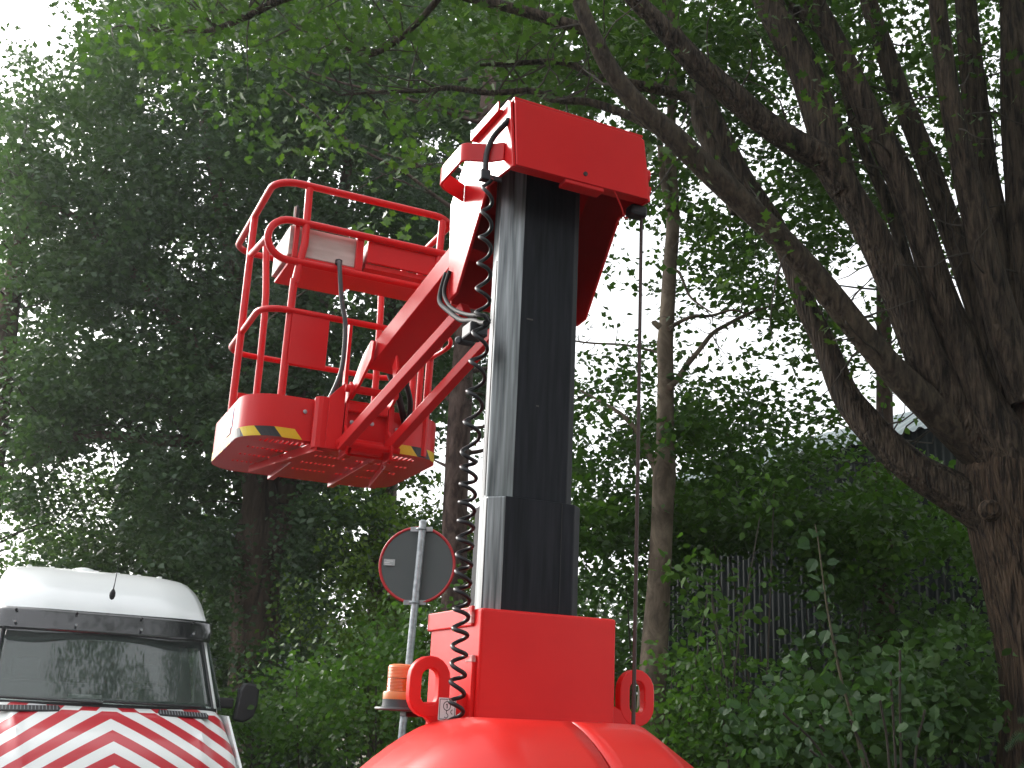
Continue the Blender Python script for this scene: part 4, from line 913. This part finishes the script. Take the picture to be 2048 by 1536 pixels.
L_('9', [(1905, 760, 44), (1850, 640, 30), (1815, 530, 26), (1780, 420, 24), (1725, 290, 20), (1690, 180, 14), (1670, 60, 9)], 8.3, 8.9)
L_('10', [(1480, 420, 40), (1440, 330, 34), (1400, 250, 28), (1385, 200, 24), (1300, 175, 20), (1200, 155, 16), (1130, 125, 14), (1050, 125, 10), (960, 130, 6)], 7.9, 8.4)
L_('11', [(1330, 262, 30), (1260, 232, 18), (1180, 205, 15), (1110, 200, 14), (1060, 182, 13), (980, 186, 12), (900, 176, 11), (840, 182, 9), (760, 184, 7), (680, 190, 4)], 7.6, 8.8)
L_('12', [(1175, 60, 26), (1000, 10, 20), (800, -30, 20), (600, -12, 17), (500, 30, 14), (440, 55, 12), (400, 62, 9), (300, 60, 6), (240, 50, 3)], 7.6, 9.0)
L_('13', [(900, -30, 14), (820, 60, 12), (740, 110, 10), (680, 90, 8), (600, 50, 5)], 8.0, 8.8)
L_('14', [(1660, 70, 30), (1620, 40, 26), (1500, -20, 22), (1300, -80, 16)], 8.2, 8.6)
g = MB()
for i, (nm, cnt) in enumerate((('1', 12), ('2', 16), ('3a', 14), ('3b', 12), ('4', 16), ('5', 14), ('6', 14), ('7', 10), ('9', 12), ('10', 20), ('11', 26), ('12', 26), ('13', 12))):
    twigs(g, limbs[nm], cnt, 0.75, 0.010, 40 + i, 0.1)
tw = g.build('twigs', TWIG, bt, smooth=70); tw['kind'] = 'stuff'
# knots on the trunk
for (px, py, rr) in ((1983, 1018, 15),):
    q = at(px, py, 7.60) - T1o; g = MB(); s_ = rr * 8.0 / FPX
    g.lathe([(s_ * 1.5, 0.06), (s_ * 1.1, -0.002), (s_ * 0.75, -0.014), (s_ * 0.5, -0.006), (s_ * 0.2, -0.003)], q, 16, axis=(0.25, 1, 0.0)); g.build('bark_knot', BARK, bt, smooth=60)

NEAR = [
 "00023555555555555555555555555554",
 "00134555555555555555555555555544",
 "01344666666666666666655555554444",
 "00124555566665555555544444444333",
 "00023345555555555554444443344333",
 "00001223334555554444433333333322",
 "00000111222333443333322222322221",
 "00000000001123300000022222222221",
 "00000000000122000001122222221111",
 "00000000000000000001122322111110",
 "00000000000000000000011222100010",
 "00000000000000000000001121100100",
 "00000000000000000000000122100010",
 "00000000000000000000000001100010",
 "00000000000000000000000000010000",
]
cA = grid_clumps(NEAR, 7.6, 10.4, 11.5, 21, row0=-3, clump=1.3)
pos, rc, dr = spray(cA, 13, 0.12, 22)
o = leaves_mesh('crown', pos - np.array(T1o), 0.085, 'lobed', LF_OAK, bt, 0.5, 23, dr, rc); o['kind'] = 'stuff'
# sprays of leaves that hang in front of the limbs
NEAR2 = ["0000000000000001222222222222222", "0000000000000001122222222222211", "0000000000000011112211222122221", "0000000000000000111111121112111", "0000000000000000011111111112111", "0000000000000000001111111111111", "0000000000000000000011111110111", "0000000000000000000011111100110", "0000000000000000000001111000010"]
cB = grid_clumps(NEAR2, 6.7, 7.6, 2.4, 27, row0=-1, clump=1.5)
pos, rc, dr = spray(cB, 12, 0.10, 28)
o = leaves_mesh('front_sprays', pos - np.array(T1o), 0.075, 'lobed', LF_OAK, bt, 0.5, 29, dr, rc); o['kind'] = 'stuff'
# higher, outside the picture: the canopy goes on above and to the right (shades the scene as the real one does)
UPC = ["0000233334444444444444444444444"] * 5
cU = grid_clumps([s_ + '44444' for s_ in UPC], 7.6, 10.6, 2.0, 24, row0=-9)
pos, rc, dr = spray(cU, 14, 0.15, 25)
o = leaves_mesh('upper_crown', pos - np.array(T1o), 0.10, 'blade', LF_OAK, bt, 0.5, 26, dr, rc); o['kind'] = 'stuff'

# unseen crown overhead and towards the viewer, added to shade the right side
def outside(P, m=1.06):
    d = (P - np.array([0, 0, EYE])); z_ = d @ FW; x_ = d @ R2; y_ = d @ U2
    return (z_ < 0.2) | (np.abs(x_) * FPX / np.maximum(z_, 1e-3) > 1024 * m) | (np.abs(y_) * FPX / np.maximum(z_, 1e-3) > 768 * m)
rq = np.random.default_rng(60); nC = 5200
cc = np.stack([rq.uniform(-4.2, 10.5, nC), rq.uniform(-2.5, 12.5, nC), rq.uniform(5.2, 10.5, nC)], 1)
ell = ((cc[:, 0] - 3.6) / 7.6) ** 2 + ((cc[:, 1] - 6.5) / 8.5) ** 2 + ((cc[:, 2] - 6.5) / 4.2) ** 2
cc = cc[(ell < 1) & (ell > 0.12) & (cc[:, 0] > 1.2 + 0.2 * np.abs(cc[:, 1] - 3))]
pos, rc, dr = spray(cc, 14, 0.26, 61); kk = outside(pos); pos, rc, dr = pos[kk], rc[kk], dr[kk]
o = leaves_mesh('overhead_crown', pos - np.array(T1o), 0.16, 'blade', LF_OAK, bt, 0.5, 62, dr, rc); o['kind'] = 'stuff'

# the 300 biggest-showing oak leaves are parts of their own
LEAFME = []
for v in range(3):
    V, F = TPL['lobed']; me = bpy.data.meshes.new('leaf'); me.from_pydata([tuple(p * (1 + 0.05 * v)) for p in V], [], F); me.materials.append(LF_OAK)
    a_ = me.attributes.new('rnd', 'FLOAT', 'FACE'); a_.data.foreach_set('value', [0.55 + 0.2 * v] * len(F)); LEAFME.append(me)
def place_leaf(me, p, size, parent, up=0.5, name='leaf', d=None):
    n_ = Vector((random.gauss(0, 1), random.gauss(0, 1) - 0.6, abs(random.gauss(0, 1)) * 0.7 + up)).normalized()
    dd = Vector(d) if d is not None else Vector((random.gauss(0, 1), random.gauss(0, 1), random.gauss(-0.5, 0.6)))
    dd = (dd - n_ * dd.dot(n_)).normalized(); x = dd.cross(n_)
    o = bpy.data.objects.new(name, me); COL.objects.link(o); o.parent = parent
    M = Matrix((x, dd, n_)).transposed().to_4x4(); o.matrix_local = Matrix.Translation(p) @ M @ Matrix.Diagonal((size, size, size, 1))
    return o
spots = [(620, 270, 70), (520, 300, 60), (700, 250, 60), (800, 330, 70), (830, 310, 50), (760, 440, 34), (820, 455, 34), (730, 470, 20), (450, 130, 80), (900, 60, 80), (1180, 300, 40), (980, 150, 60), (300, 120, 60), (1000, 60, 60), (1330, 300, 30), (1440, 560, 40), (1800, 230, 30), (1900, 60, 60), (1250, 40, 60)]
for i in range(292):
    sx, sy, sr = spots[i % len(spots)] if i % 4 else spots[i % 8]
    p = at(random.gauss(sx, sr * 0.55), random.gauss(sy, sr * 0.4), random.uniform(7.2, 7.9)) - T1o
    place_leaf(random.choice(LEAFME), p, random.uniform(0.07, 0.10), bt)

# ---------- slim smooth-barked tree in the middle right
T2 = at(1295, 1400, 9.2); T2o = Vector((T2.x, T2.y, 0))
st = thing('slim_tree', T2o, 'slender pale-barked tree standing just right of the hanging cable', 'tree')
g = MB(); pth = limb(g, [(1285, 1750, 66), (1297, 1500, 60), (1307, 1330, 54), (1318, 1180, 46), (1324, 1050, 44), (1328, 950, 46), (1330, 880, 36), (1331, 760, 32), (1330, 690, 33), (1334, 640, 30), (1340, 540, 27), (1346, 450, 26), (1344, 380, 26), (1340, 300, 22), (1345, 180, 16), (1352, 40, 10)], T2o, 9.2, 9.4, 28, 6, 0.035, 3)
g.build('trunk', BARKS, st, smooth=70)
def bl(pts, Y0, Y1): 
    g = MB(); q = limb(g, pts, T2o, Y0, Y1, 10, 4, 0.04, 3); g.build('branch', BARKS, st, smooth=70); return q
b1 = bl([(1338, 775, 14), (1352, 762, 12), (1372, 733, 11), (1397, 702, 10), (1424, 668, 9), (1451, 651, 8), (1498, 627, 7), (1556, 607, 5), (1620, 590, 3)], 9.2, 9.6)
b2 = bl([(1338, 658, 10), (1352, 648, 9), (1383, 634, 7), (1424, 631, 6), (1468, 620, 5), (1510, 636, 4), (1560, 640, 2)], 9.2, 9.5)
b3 = bl([(1346, 540, 8), (1360, 548, 6), (1378, 590, 5), (1400, 610, 4), (1425, 626, 3)], 9.2, 9.1)
b4 = bl([(1322, 960, 18), (1306, 925, 16), (1285, 880, 12), (1250, 835, 9), (1205, 805, 6), (1160, 780, 4)], 9.2, 9.8)
b5 = bl([(1320, 655, 14), (1308, 645, 12), (1306, 642, 6)], 9.2, 9.2)
b6 = bl([(1340, 420, 16), (1325, 350, 13), (1318, 260, 11), (1300, 160, 8), (1280, 40, 5)], 9.25, 9.5)
b7 = bl([(1318, 705, 6), (1250, 690, 5), (1170, 685, 4), (1090, 670, 3)], 10.2, 10.6)
g = MB()
for i, q in enumerate((b1, b2, b4, b6, pth[40:], b7)): twigs(g, q, 12, 0.45, 0.0055, 90 + i, 0.1)
o = g.build('twigs', TWIG, st, smooth=70); o['kind'] = 'stuff'
MID = [
 "0000000000000000666666666655444",
 "0000000000000000666666655555444",
 "0000000000000000566666655555444",
 "0000000000000000566666655555444",
 "0000000000000000555566655554444",
 "0000000000000000555555655554444",
 "0000000000000000434535555554443",
 "0000000000000000113455555554333",
 "0000000000000000001345555554332",
 "0000000000000000001124444443321",
 "0000000000000000001113445443211",
 "0000000000000000001111223443211",
 "0000000000000000011211122343210",
 "0000000000000000012222222332110",
 "0000000000000000055665544320000",
 "0000000000000000077777665410000",
 "0000000000000000077777776543000",
 "0000000000000000077777776543000",
 "0000000000000000088888888887500",
]
cM = grid_clumps(MID, 9.0, 13.0, 22.0, 31, row0=-2, jit=0.6, clump=1.5)
sel = cM[:, 0] < 3.2
pos, rc, dr = spray(cM[sel], 22, 0.11, 32)
o = leaves_mesh('crown', pos - np.array(T2o), 0.074, 'blade', LF_BIG, st, 0.5, 33, dr, rc); o['kind'] = 'stuff'
MID2 = [''.join(str(max(0, int(ch) - 3)) for ch in row) for row in MID]
cN = grid_clumps(MID2, 13.2, 15.0, 3.0, 36, row0=-2, jit=0.6, clump=1.3)
T3 = at(1760, 1300, 12.4); T3o = Vector((T3.x, T3.y, 0))
t3 = thing('broadleaf_tree', T3o, 'leafy tree behind the big limbs, its thin trunk lost in the hedge', 'tree')
g = MB(); q = limb(g, [(1750, 1700, 60), (1765, 1300, 44), (1770, 1000, 38), (1768, 700, 30), (1760, 400, 22), (1740, 100, 12)], T3o, 12.4, 12.0, 12, 5, 0.04, 4); g.build('trunk', BARKP, t3, smooth=70)
g = MB(); twigs(g, q, 40, 1.3, 0.014, 99, 0.3); o = g.build('twigs', TWIG, t3, smooth=70); o['kind'] = 'stuff'
pos, rc, dr = spray(cM[~sel], 22, 0.11, 34)
o = leaves_mesh('crown', pos - np.array(T3o), 0.074, 'blade', LF_OAK, t3, 0.5, 35, dr, rc); o['kind'] = 'stuff'
pos, rc, dr = spray(cN, 10, 0.18, 37); o = leaves_mesh('inner_crown', pos - np.array(T3o), 0.13, 'ovate', LF_BIG, t3, 0.4, 38, dr, rc); o['kind'] = 'stuff'

# ---------- pine with bare trunk left of the mast
T4 = at(900, 1400, 14); T4o = Vector((T4.x, T4.y, 0))
pn = thing('pine_tree', T4o, 'tall pine with bare reddish trunk directly behind the spiral cable', 'tree')
g = MB(); pth = limb(g, [(890, 1700, 56), (900, 1350, 52), (907, 1180, 50), (912, 1000, 48), (918, 850, 46), (928, 700, 42), (945, 500, 38), (965, 300, 32), (985, 100, 24), (1005, -120, 16)], T4o, 14, 14, 20, 6, 0.05, 5); g.build('trunk', BARKP, pn, smooth=70)
pr_ = random.Random(5)
g = MB(); tips = []
for (py, s_) in [(1040, 1), (940, -1), (905, 1), (860, 1), (820, -1), (790, 1), (745, 1), (700, 1), (640, -1), (600, 1), (560, -1), (500, 1), (470, -1), (430, -1), (380, 1), (330, -1), (280, 1), (230, -1), (150, -1), (80, 1), (540, -1), (620, -1), (350, -1), (250, -1)]:
    px = 915 + max(0, (1000 - py)) * 0.085; p = at(px, py, 14) - T4o; l = pr_.uniform(0.5, 1.0) if py > 780 else pr_.uniform(1.4, 3.8 if s_ < 0 else 2.4)
    d = Vector((s_ * pr_.uniform(.6, 1), pr_.uniform(-0.7, 0.5), pr_.uniform(-0.1, 0.3))).normalized(); q = [p]
    for k in range(8): d = (d + Vector((pr_.gauss(0, .12), pr_.gauss(0, .12), pr_.gauss(0.0, .12)))).normalized(); q.append(q[-1] + d * l / 8)
    g.tube(q, [0.035 * (1 - 0.8 * k / 8) for k in range(9)], 6)
    if py < 800: tips += q[2:]
g.build('branches', BARKP, pn, smooth=70)['kind'] = 'stuff'
PIN = [
 "0000000000001120000",
 "0000000000111220000",
 "0000000001122200000",
 "0001111012223320000",
 "0013332112333330000",
 "0024443223444430001",
 "0014444433444300012",
 "0013444444443000013",
 "0002344444443000013",
 "0001344444433000022",
 "0001233444333000023",
 "0001223333322000022",
 "0001222223220000000",
 "0000112222200000000",
 "0000011111000000000",
]
cP = grid_clumps(PIN, 12.5, 15.0, 2.2, 41, jit=0.7)
cP = np.concatenate([cP, np.array([tuple(t + T4o) for t in tips])])
rr_ = np.random.default_rng(42); nP = len(cP)
tuft = cP[:, None, :] + rr_.normal(size=(nP, 9, 3)) * np.array([0.16, 0.16, 0.07]); tuft = tuft.reshape(-1, 3)
pos = np.repeat(tuft, 14, axis=0); dr = rr_.normal(size=pos.shape); dr[:, 2] = dr[:, 2] * 0.6 + 0.35; dr /= np.linalg.norm(dr, axis=1)[:, None]
V0, F0 = TPL['needle']; TPL['needle'] = (np.array([[-0.035, 0, 0], [0.035, 0, 0], [0, 1.0, -0.05]]), F0)
o = leaves_mesh('needles', pos - np.array(T4o), 0.11, 'needle', LF_PIN, pn, 0.3, 43, dr * 3, np.repeat(np.repeat(rr_.random(nP), 9), 14)); o['kind'] = 'stuff'

# ---------- old oak on the left and its neighbours
T5 = at(508, 1330, 18); T5o = Vector((T5.x, T5.y, 0))
ok_ = thing('oak_tree', T5o, 'thick dark oak trunk forking under the basket, behind the van', 'tree')
g = MB(); p1 = limb(g, [(500, 1600, 120), (505, 1400, 100), (508, 1300, 96), (512, 1180, 94), (518, 1080, 92), (520, 1000, 70), (510, 930, 60), (500, 800, 54), (480, 600, 44), (440, 400, 30), (400, 200, 18)], T5o, 18, 17.5, 28, 6, 0.06, 7)
p2 = limb(g, [(528, 1130, 70), (548, 1060, 66), (562, 990, 62), (574, 930, 58), (590, 840, 50), (620, 680, 40), (670, 480, 28), (700, 300, 16)], T5o, 18, 18.4, 22, 6, 0.06, 6)
p3 = limb(g, [(500, 1170, 50), (482, 1130, 40), (468, 1108, 34), (455, 1104, 30)], T5o, 18, 17.8, 14, 5, 0.06, 5)
p4 = limb(g, [(515, 950, 50), (420, 890, 30), (300, 880, 22), (180, 870, 14), (90, 900, 8)], T5o, 18, 16.5, 12, 5, 0.06, 5)
p5 = limb(g, [(505, 800, 40), (400, 700, 28), (280, 560, 20), (160, 440, 14), (60, 400, 7)], T5o, 17.8, 17.0, 12, 5, 0.06, 5)
g.build('trunk', BARKO, ok_, smooth=70)
g = MB()
for i, q in enumerate((p1, p2, p4, p5)): twigs(g, q, 26, 1.6, 0.018, 120 + i, 0.2)
o = g.build('twigs', TWIG, ok_, smooth=70); o['kind'] = 'stuff'
FARM = [
 "0047777777777777700",
 "0036888888888888700",
 "0007888888888888700",
 "1028888888888888700",
 "4468888888888888700",
 "6788888888888888700",
 "6478888888888888700",
 "8888888888888888700",
 "8888888888888887700",
 "8888888888888877600",
 "8888888888888877600",
 "8888888888888887700",
 "8888888888888887500",
 "8888888888888866300",
 "8888888888888775200",
 "8888888889999740000",
 "8632788886774100000",
 "8522677778641000000",
 "2223678888764555000",
 "1122368888888778000",
]
cF = grid_clumps(FARM, 15.2, 20.0, 20.0, 51, row0=-2, jit=0.6, clump=0.8)
DENSE = [''.join(ch if ch >= '6' else ('3' if ch >= '4' else '0') for ch in row) for row in FARM]
cG = grid_clumps(DENSE, 19.5, 21.5, 6.0, 58, row0=-2, jit=0.5, clump=0.5)
def clear(P, box, ymax):   # keep the view of a trunk open, as gaps in the crown do
    d = P - np.array([0, 0, EYE]); z_ = d @ FW; px = 1024 + FPX * (d @ R2) / z_; py = 768 - FPX * (d @ U2) / z_
    return ~((px > box[0]) & (px < box[1]) & (py > box[2]) & (py < box[3]) & (P[:, 1] < ymax))
cF = cF[clear(cF, (462, 606, 950, 1340), 18.6)]
vx = cF[:, 0] / cF[:, 1]
s1 = (vx > -0.36) & (vx < -0.13); s2 = vx <= -0.36; s3 = vx >= -0.13
def crown(sel, org, parent, seed, m, nl=24, rad=0.19, size=0.105):
    pos, rc, dr = spray(cF[sel], nl, rad, seed); o = leaves_mesh('crown', pos - np.array(org), size, 'blade', m, parent, 0.5, seed + 1, dr, rc); o['kind'] = 'stuff'
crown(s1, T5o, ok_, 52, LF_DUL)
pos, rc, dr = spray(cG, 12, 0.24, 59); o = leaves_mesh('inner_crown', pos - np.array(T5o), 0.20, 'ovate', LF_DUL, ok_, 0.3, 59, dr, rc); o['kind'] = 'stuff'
T6 = at(-30, 1330, 18); T6o = Vector((T6.x, T6.y, 0)); t6 = thing('oak_tree', T6o, 'dull green oak crown at the left edge above the van', 'tree')
g = MB(); q = limb(g, [(-60, 1600, 90), (-50, 1200, 76), (-20, 900, 60), (20, 600, 40), (50, 430, 18), (75, 330, 6)], T6o, 18, 17, 16, 6, 0.06, 6); g.build('trunk', BARKO, t6, smooth=70)
g = MB(); twigs(g, q, 40, 1.8, 0.02, 140, 0.2); o = g.build('twigs', TWIG, t6, smooth=70); o['kind'] = 'stuff'
crown(s2, T6o, t6, 54, LF_DUL)
T7 = at(760, 1330, 19); T7o = Vector((T7.x, T7.y, 0)); t7 = thing('oak_tree', T7o, 'broad dark crown behind the basket and its guard rails', 'tree')
g = MB(); q = limb(g, [(770, 1600, 70), (765, 1200, 60), (770, 900, 50), (790, 600, 38), (820, 300, 24), (840, 60, 12)], T7o, 19, 18.5, 16, 6, 0.06, 6); g.build('trunk', BARKO, t7, smooth=70)
g = MB(); twigs(g, q, 40, 1.8, 0.02, 150, 0.2); o = g.build('twigs', TWIG, t7, smooth=70); o['kind'] = 'stuff'
crown(s3, T7o, t7, 56, LF_DUL)

# ---------- shrubs and hedge in the lower part
def shrub(name, label, rows, row0, cols, y0, y1, k, nl, rad, size, tpl, m, seed, cell=64, jit=0.65, cat='shrub', stems=10):
    c_ = grid_clumps(rows, y0, y1, k * 7.0, seed, row0=row0, col0=cols, jit=jit, cell=cell)
    c_ = c_[clear(c_, (468, 572, 960, 1290), 18.2)]
    org = Vector((float(c_[:, 0].mean()), float(c_[:, 1].mean()), 0)); t = thing(name, org, label, cat)
    pos, rc, dr = spray(c_, int(nl * 1.5), rad, seed + 1, 0.6); pos[:, 2] = np.maximum(pos[:, 2], 0.03)
    o = leaves_mesh('foliage', pos - np.array(org), size, tpl, m, t, 0.35, seed + 2, dr, rc); o['kind'] = 'stuff'
    g = MB(); r = random.Random(seed); top = float(np.percentile(c_[:, 2], 85))
    for i in range(stems):
        tgt = Vector(c_[r.randrange(len(c_))]) - org; tgt.z = max(tgt.z, 0.6)
        b = Vector((tgt.x * 0.6 + r.gauss(0, .1), tgt.y * 0.6, 0)); mid = (b + tgt) / 2 + Vector((r.gauss(0, .12), r.gauss(0, .12), 0.1))
        g.tube(catmull([b, mid, tgt], 5), [0.014 * (1 - 0.7 * q / 10) for q in range(11)], 6)
    g.build('stems', TWIG, t, smooth=70)['kind'] = 'stuff'
    return t
# left, behind the van
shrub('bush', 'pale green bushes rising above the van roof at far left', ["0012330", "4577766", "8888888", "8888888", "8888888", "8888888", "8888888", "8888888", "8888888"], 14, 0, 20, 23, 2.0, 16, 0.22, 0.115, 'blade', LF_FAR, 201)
shrub('bush', 'dark green bush around the foot of the oak trunk', ["0366", "3878", "6888", "7767", "6878", "8888", "8888", "8888"], 16, 6, 15.5, 17.8, 1.4, 16, 0.17, 0.085, 'blade', LF_DUL, 211)
shrub('bush', 'light yellow-green bushes behind the round sign', ["04552000", "47787666", "78888888", "88888888", "88888888", "88888888", "88888888", "88888888"], 15, 9, 14.8, 17.5, 1.5, 16, 0.16, 0.08, 'blade', LF_YEL, 221)
shrub('bush', 'low leafy bushes beside the sign pole and the beacon', ["00000354", "00034677", "00467888", "35788888", "78888888", "88888888"], 18, 7, 10.2, 13.0, 1.3, 14, 0.12, 0.062, 'ovate', LF_SHR, 231)
shrub('bush', 'shaded hedge behind the mast and the hanging cable', ["77776", "88887", "88888", "88888", "88888", "88888", "88888", "88888", "88888"], 15, 17, 10.6, 13.2, 1.4, 14, 0.13, 0.07, 'blade', LF_DRK, 241)
shrub('climbing_bush', 'round-leaved climber hanging right of the pale slim trunk', ["0022", "3420", "5410", "5300", "5400", "4300", "3210"], 15, 21, 8.6, 9.4, 1.0, 11, 0.11, 0.075, 'ovate', LF_SHR, 251)
shrub('bush', 'tall leafy bush under the curved shed roof', ["0044551100", "3666677640", "7888888888", "8778888888", "5113888888"], 13, 21, 10.2, 12.6, 1.35, 12, 0.13, 0.078, 'ovate', LF_SHR, 261)
shrub('bush', 'dark understorey between shed wall and big trunk', ["3112788877", "3111688876", "4111788888", "6322888888", "7654888888", "8888888888"], 17, 21, 10.8, 12.6, 1.3, 12, 0.14, 0.08, 'ovate', LF_DRK, 271)
shrub('bush', 'bright low bush in front of the slim trunk, right of the lug', ["0034320000", "0367755320", "1888887665", "4888888888"], 20, 19, 8.2, 9.1, 1.2, 12, 0.10, 0.055, 'ovate', LF_SHR, 281)
shrub('bush', 'lowest shrubs in front of the big trunk', ["000246770", "003688870", "368888887", "888888888"], 20, 23, 7.9, 8.9, 1.0, 10, 0.12, 0.085, 'ovate', LF_DRK, 291)
# far hedge behind everything below the trees
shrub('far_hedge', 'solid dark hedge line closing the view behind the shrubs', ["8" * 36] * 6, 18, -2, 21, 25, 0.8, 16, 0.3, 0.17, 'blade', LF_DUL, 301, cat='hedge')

# ---------- sapling with big single leaves
S0 = at(1710, 1480, 7.6); So = Vector((S0.x, S0.y, 0))
sap = thing('sapling', So, 'upright sapling with large pale leaves along one thin stem', 'sapling')
g = MB(); stem = limb(g, [(1735, 1560, 7), (1705, 1440, 6), (1683, 1360, 6), (1668, 1290, 5), (1655, 1220, 4), (1645, 1150, 3), (1636, 1080, 3), (1630, 1048, 2)], So, 7.6, 7.6, 8, 5, 0.02, 3); g.build('stem', mat('sapling_stem', (0.09, 0.075, 0.045), 0.75), sap, smooth=70)
SME = []
for v in range(3):
    V = [(0, 0, 0), (0.22, 0.10, .04), (0.40, 0.30, .07), (0.34, 0.45, .05), (0.42, 0.58, .06), (0.20, 0.78, .02), (0, 1.0, -.08), (-0.20, 0.78, .02), (-0.42, 0.58, .06), (-0.34, 0.45, .05), (-0.40, 0.30, .07), (-0.22, 0.10, .04), (0, 0.45, 0)]
    F = [(i, (i + 1) % 12, 12) for i in range(12)]; me = bpy.data.meshes.new('leaf'); me.from_pydata(V, [], F); me.materials.append(LF_IVY)
    a_ = me.attributes.new('rnd', 'FLOAT', 'FACE'); a_.data.foreach_set('value', [0.2 + 0.3 * v] * 12); SME.append(me)
for i in range(38):
    q = stem[int(len(stem) * (1 - ((i + random.random()) / 38) ** 0.8 * 0.95)) - 1]; s_ = 1 if i % 2 else -1
    place_leaf(random.choice(SME), q + Vector((s_ * random.uniform(0.005, 0.05), random.gauss(0, .03), random.uniform(-0.03, 0.01))), random.uniform(0.06, 0.115), sap, random.uniform(-0.2, 0.5), d=(s_ * random.uniform(0.2, 1), random.gauss(-0.2, 0.8), random.uniform(-1.0, 0.2)))
# leafy maple-like seedling in the lower right
M0 = at(1790, 1480, 7.3); Mo = Vector((M0.x, M0.y, 0)); mp = thing('seedling', Mo, 'low plant with broad dull leaves at the bottom right', 'plant')
g = MB()
for px, py in ((1800, 1300), (1780, 1330), (1700, 1440), (1640, 1450), (1560, 1420), (1850, 1420), (1620, 1500), (1760, 1400)):
    g.tube(catmull([Vector((random.gauss(0, .05), random.gauss(0, .05), 0)), (at(px, py, 7.3) - Mo) * 0.55 + Vector((0, 0, 0.35)), at(px, py, 7.2) - Mo], 5), [0.008] * 11, 6)
g.build('stems', TWIG, mp, smooth=70)['kind'] = 'stuff'
for i in range(200):
    cx, cy, sr = random.choice([(1790, 1340, 45), (1700, 1420, 60), (1640, 1470, 60), (1560, 1400, 45), (1780, 1440, 60), (1840, 1450, 50), (1520, 1480, 50), (1480, 1430, 40), (1600, 1310, 40)])
    place_leaf(random.choice(SME), at(random.gauss(cx, sr * .7), random.gauss(cy, sr * .55), random.uniform(7.0, 7.6)) - Mo, random.uniform(0.05, 0.095), mp, 0.1)
# fern at the foot of the trunk
F0_ = at(2030, 1500, 7.0); Fo = Vector((F0_.x, F0_.y, 0)); fn = thing('fern', Fo, 'green fern frond in front of the big trunk in the bottom corner', 'fern')
for j, (a, b, c_) in enumerate((((2110, 1540), (2050, 1470), (2010, 1500)), ((2120, 1560), (2080, 1450), (2035, 1440)), ((2110, 1570), (2060, 1530), (2020, 1560)))):
    sp_ = catmull([at(*a, 7.0) - Fo, at(*b, 6.95) - Fo, at(*c_, 6.9) - Fo], 14); g = MB(); g.tube(sp_, 0.003, 5)
    for i in range(2, len(sp_) - 1):
        d = (sp_[i + 1] - sp_[i - 1]).normalized(); sd_ = Vector((-d.z, 0.15, d.x)).normalized(); ln = 0.075 * (1 - 0.75 * i / len(sp_))
        for s_ in (-1, 1): g.poly([sp_[i] - d * 0.005, sp_[i] + sd_ * s_ * ln + d * 0.012, sp_[i] + d * 0.007])
    for f in g.bm.faces: f.smooth = False
    g.build('frond', LF_IVY, fn)
# unseen trees added behind the viewer to darken reflections in the lift
rb = np.random.default_rng(81); PP = []
for i in range(7):
    P_ = rb.normal(size=(5200, 3)); P_ /= np.linalg.norm(P_, axis=1)[:, None]; P_ *= rb.random((5200, 1)) ** (1 / 3); P_ = P_ * np.array([3.8, 3.2, 4.4]) + np.array([0, 0, 5.0]); PP.append(P_[P_[:, 2] > 0.4] + np.array([-19 + i * 6.2, -15 + rb.normal(), 0]))
o = leaves_mesh('treeline', np.concatenate(PP), 0.42, 'blade', LF_DRK, None, 0.4, 82); tag(o, 'unseen mass of dark green trees added behind the viewer for reflections', 'treeline', kind='stuff')
# undergrowth on the verge
ug = np.stack([rng.uniform(-14, 16, 9000), rng.uniform(9.5, 24, 9000), rng.uniform(0.0, 0.25, 9000)], 1)
ug = ug[~((ug[:, 0] < 0.5) & (ug[:, 1] < 13.8))]
o = leaves_mesh('undergrowth', ug, 0.16, 'blade', LF_DRK, None, 0.6, 77); tag(o, 'low green undergrowth covering the verge', 'undergrowth', kind='stuff')

# ------------------------------------------------------------------ thin haze, added mostly to stand in for lens glare
hzm = bpy.data.materials.new('air'); hzm.use_nodes = True; hn = hzm.node_tree; hn.nodes.clear()
ho = hn.nodes.new('ShaderNodeOutputMaterial'); hv = hn.nodes.new('ShaderNodeVolumePrincipled'); hv.inputs['Color'].default_value = (0.93, 0.97, 1.0, 1)
hv.inputs['Density'].default_value = 0.0006; hv.inputs['Anisotropy'].default_value = 0.5; hn.links.new(hv.outputs[0], ho.inputs['Volume'])
zt = max((o.matrix_world @ Vector(c)).z for o in bpy.data.objects if o.type == 'MESH' for c in [o.bound_box[1]]) if False else 17.0
g = MB(); g.box((-145, -145, -1.0), (145, 145, zt)); hz = g.build('haze', hzm); hz['kind'] = 'stuff'; hz['label'] = 'thin pale haze over the whole place, added for lens glare'
print('TRIS', sum(len(o.data.polygons) for o in bpy.data.objects if o.type=='MESH'), sorted([(len(o.data.polygons),o.name) for o in bpy.data.objects if o.type=='MESH'])[-12:])
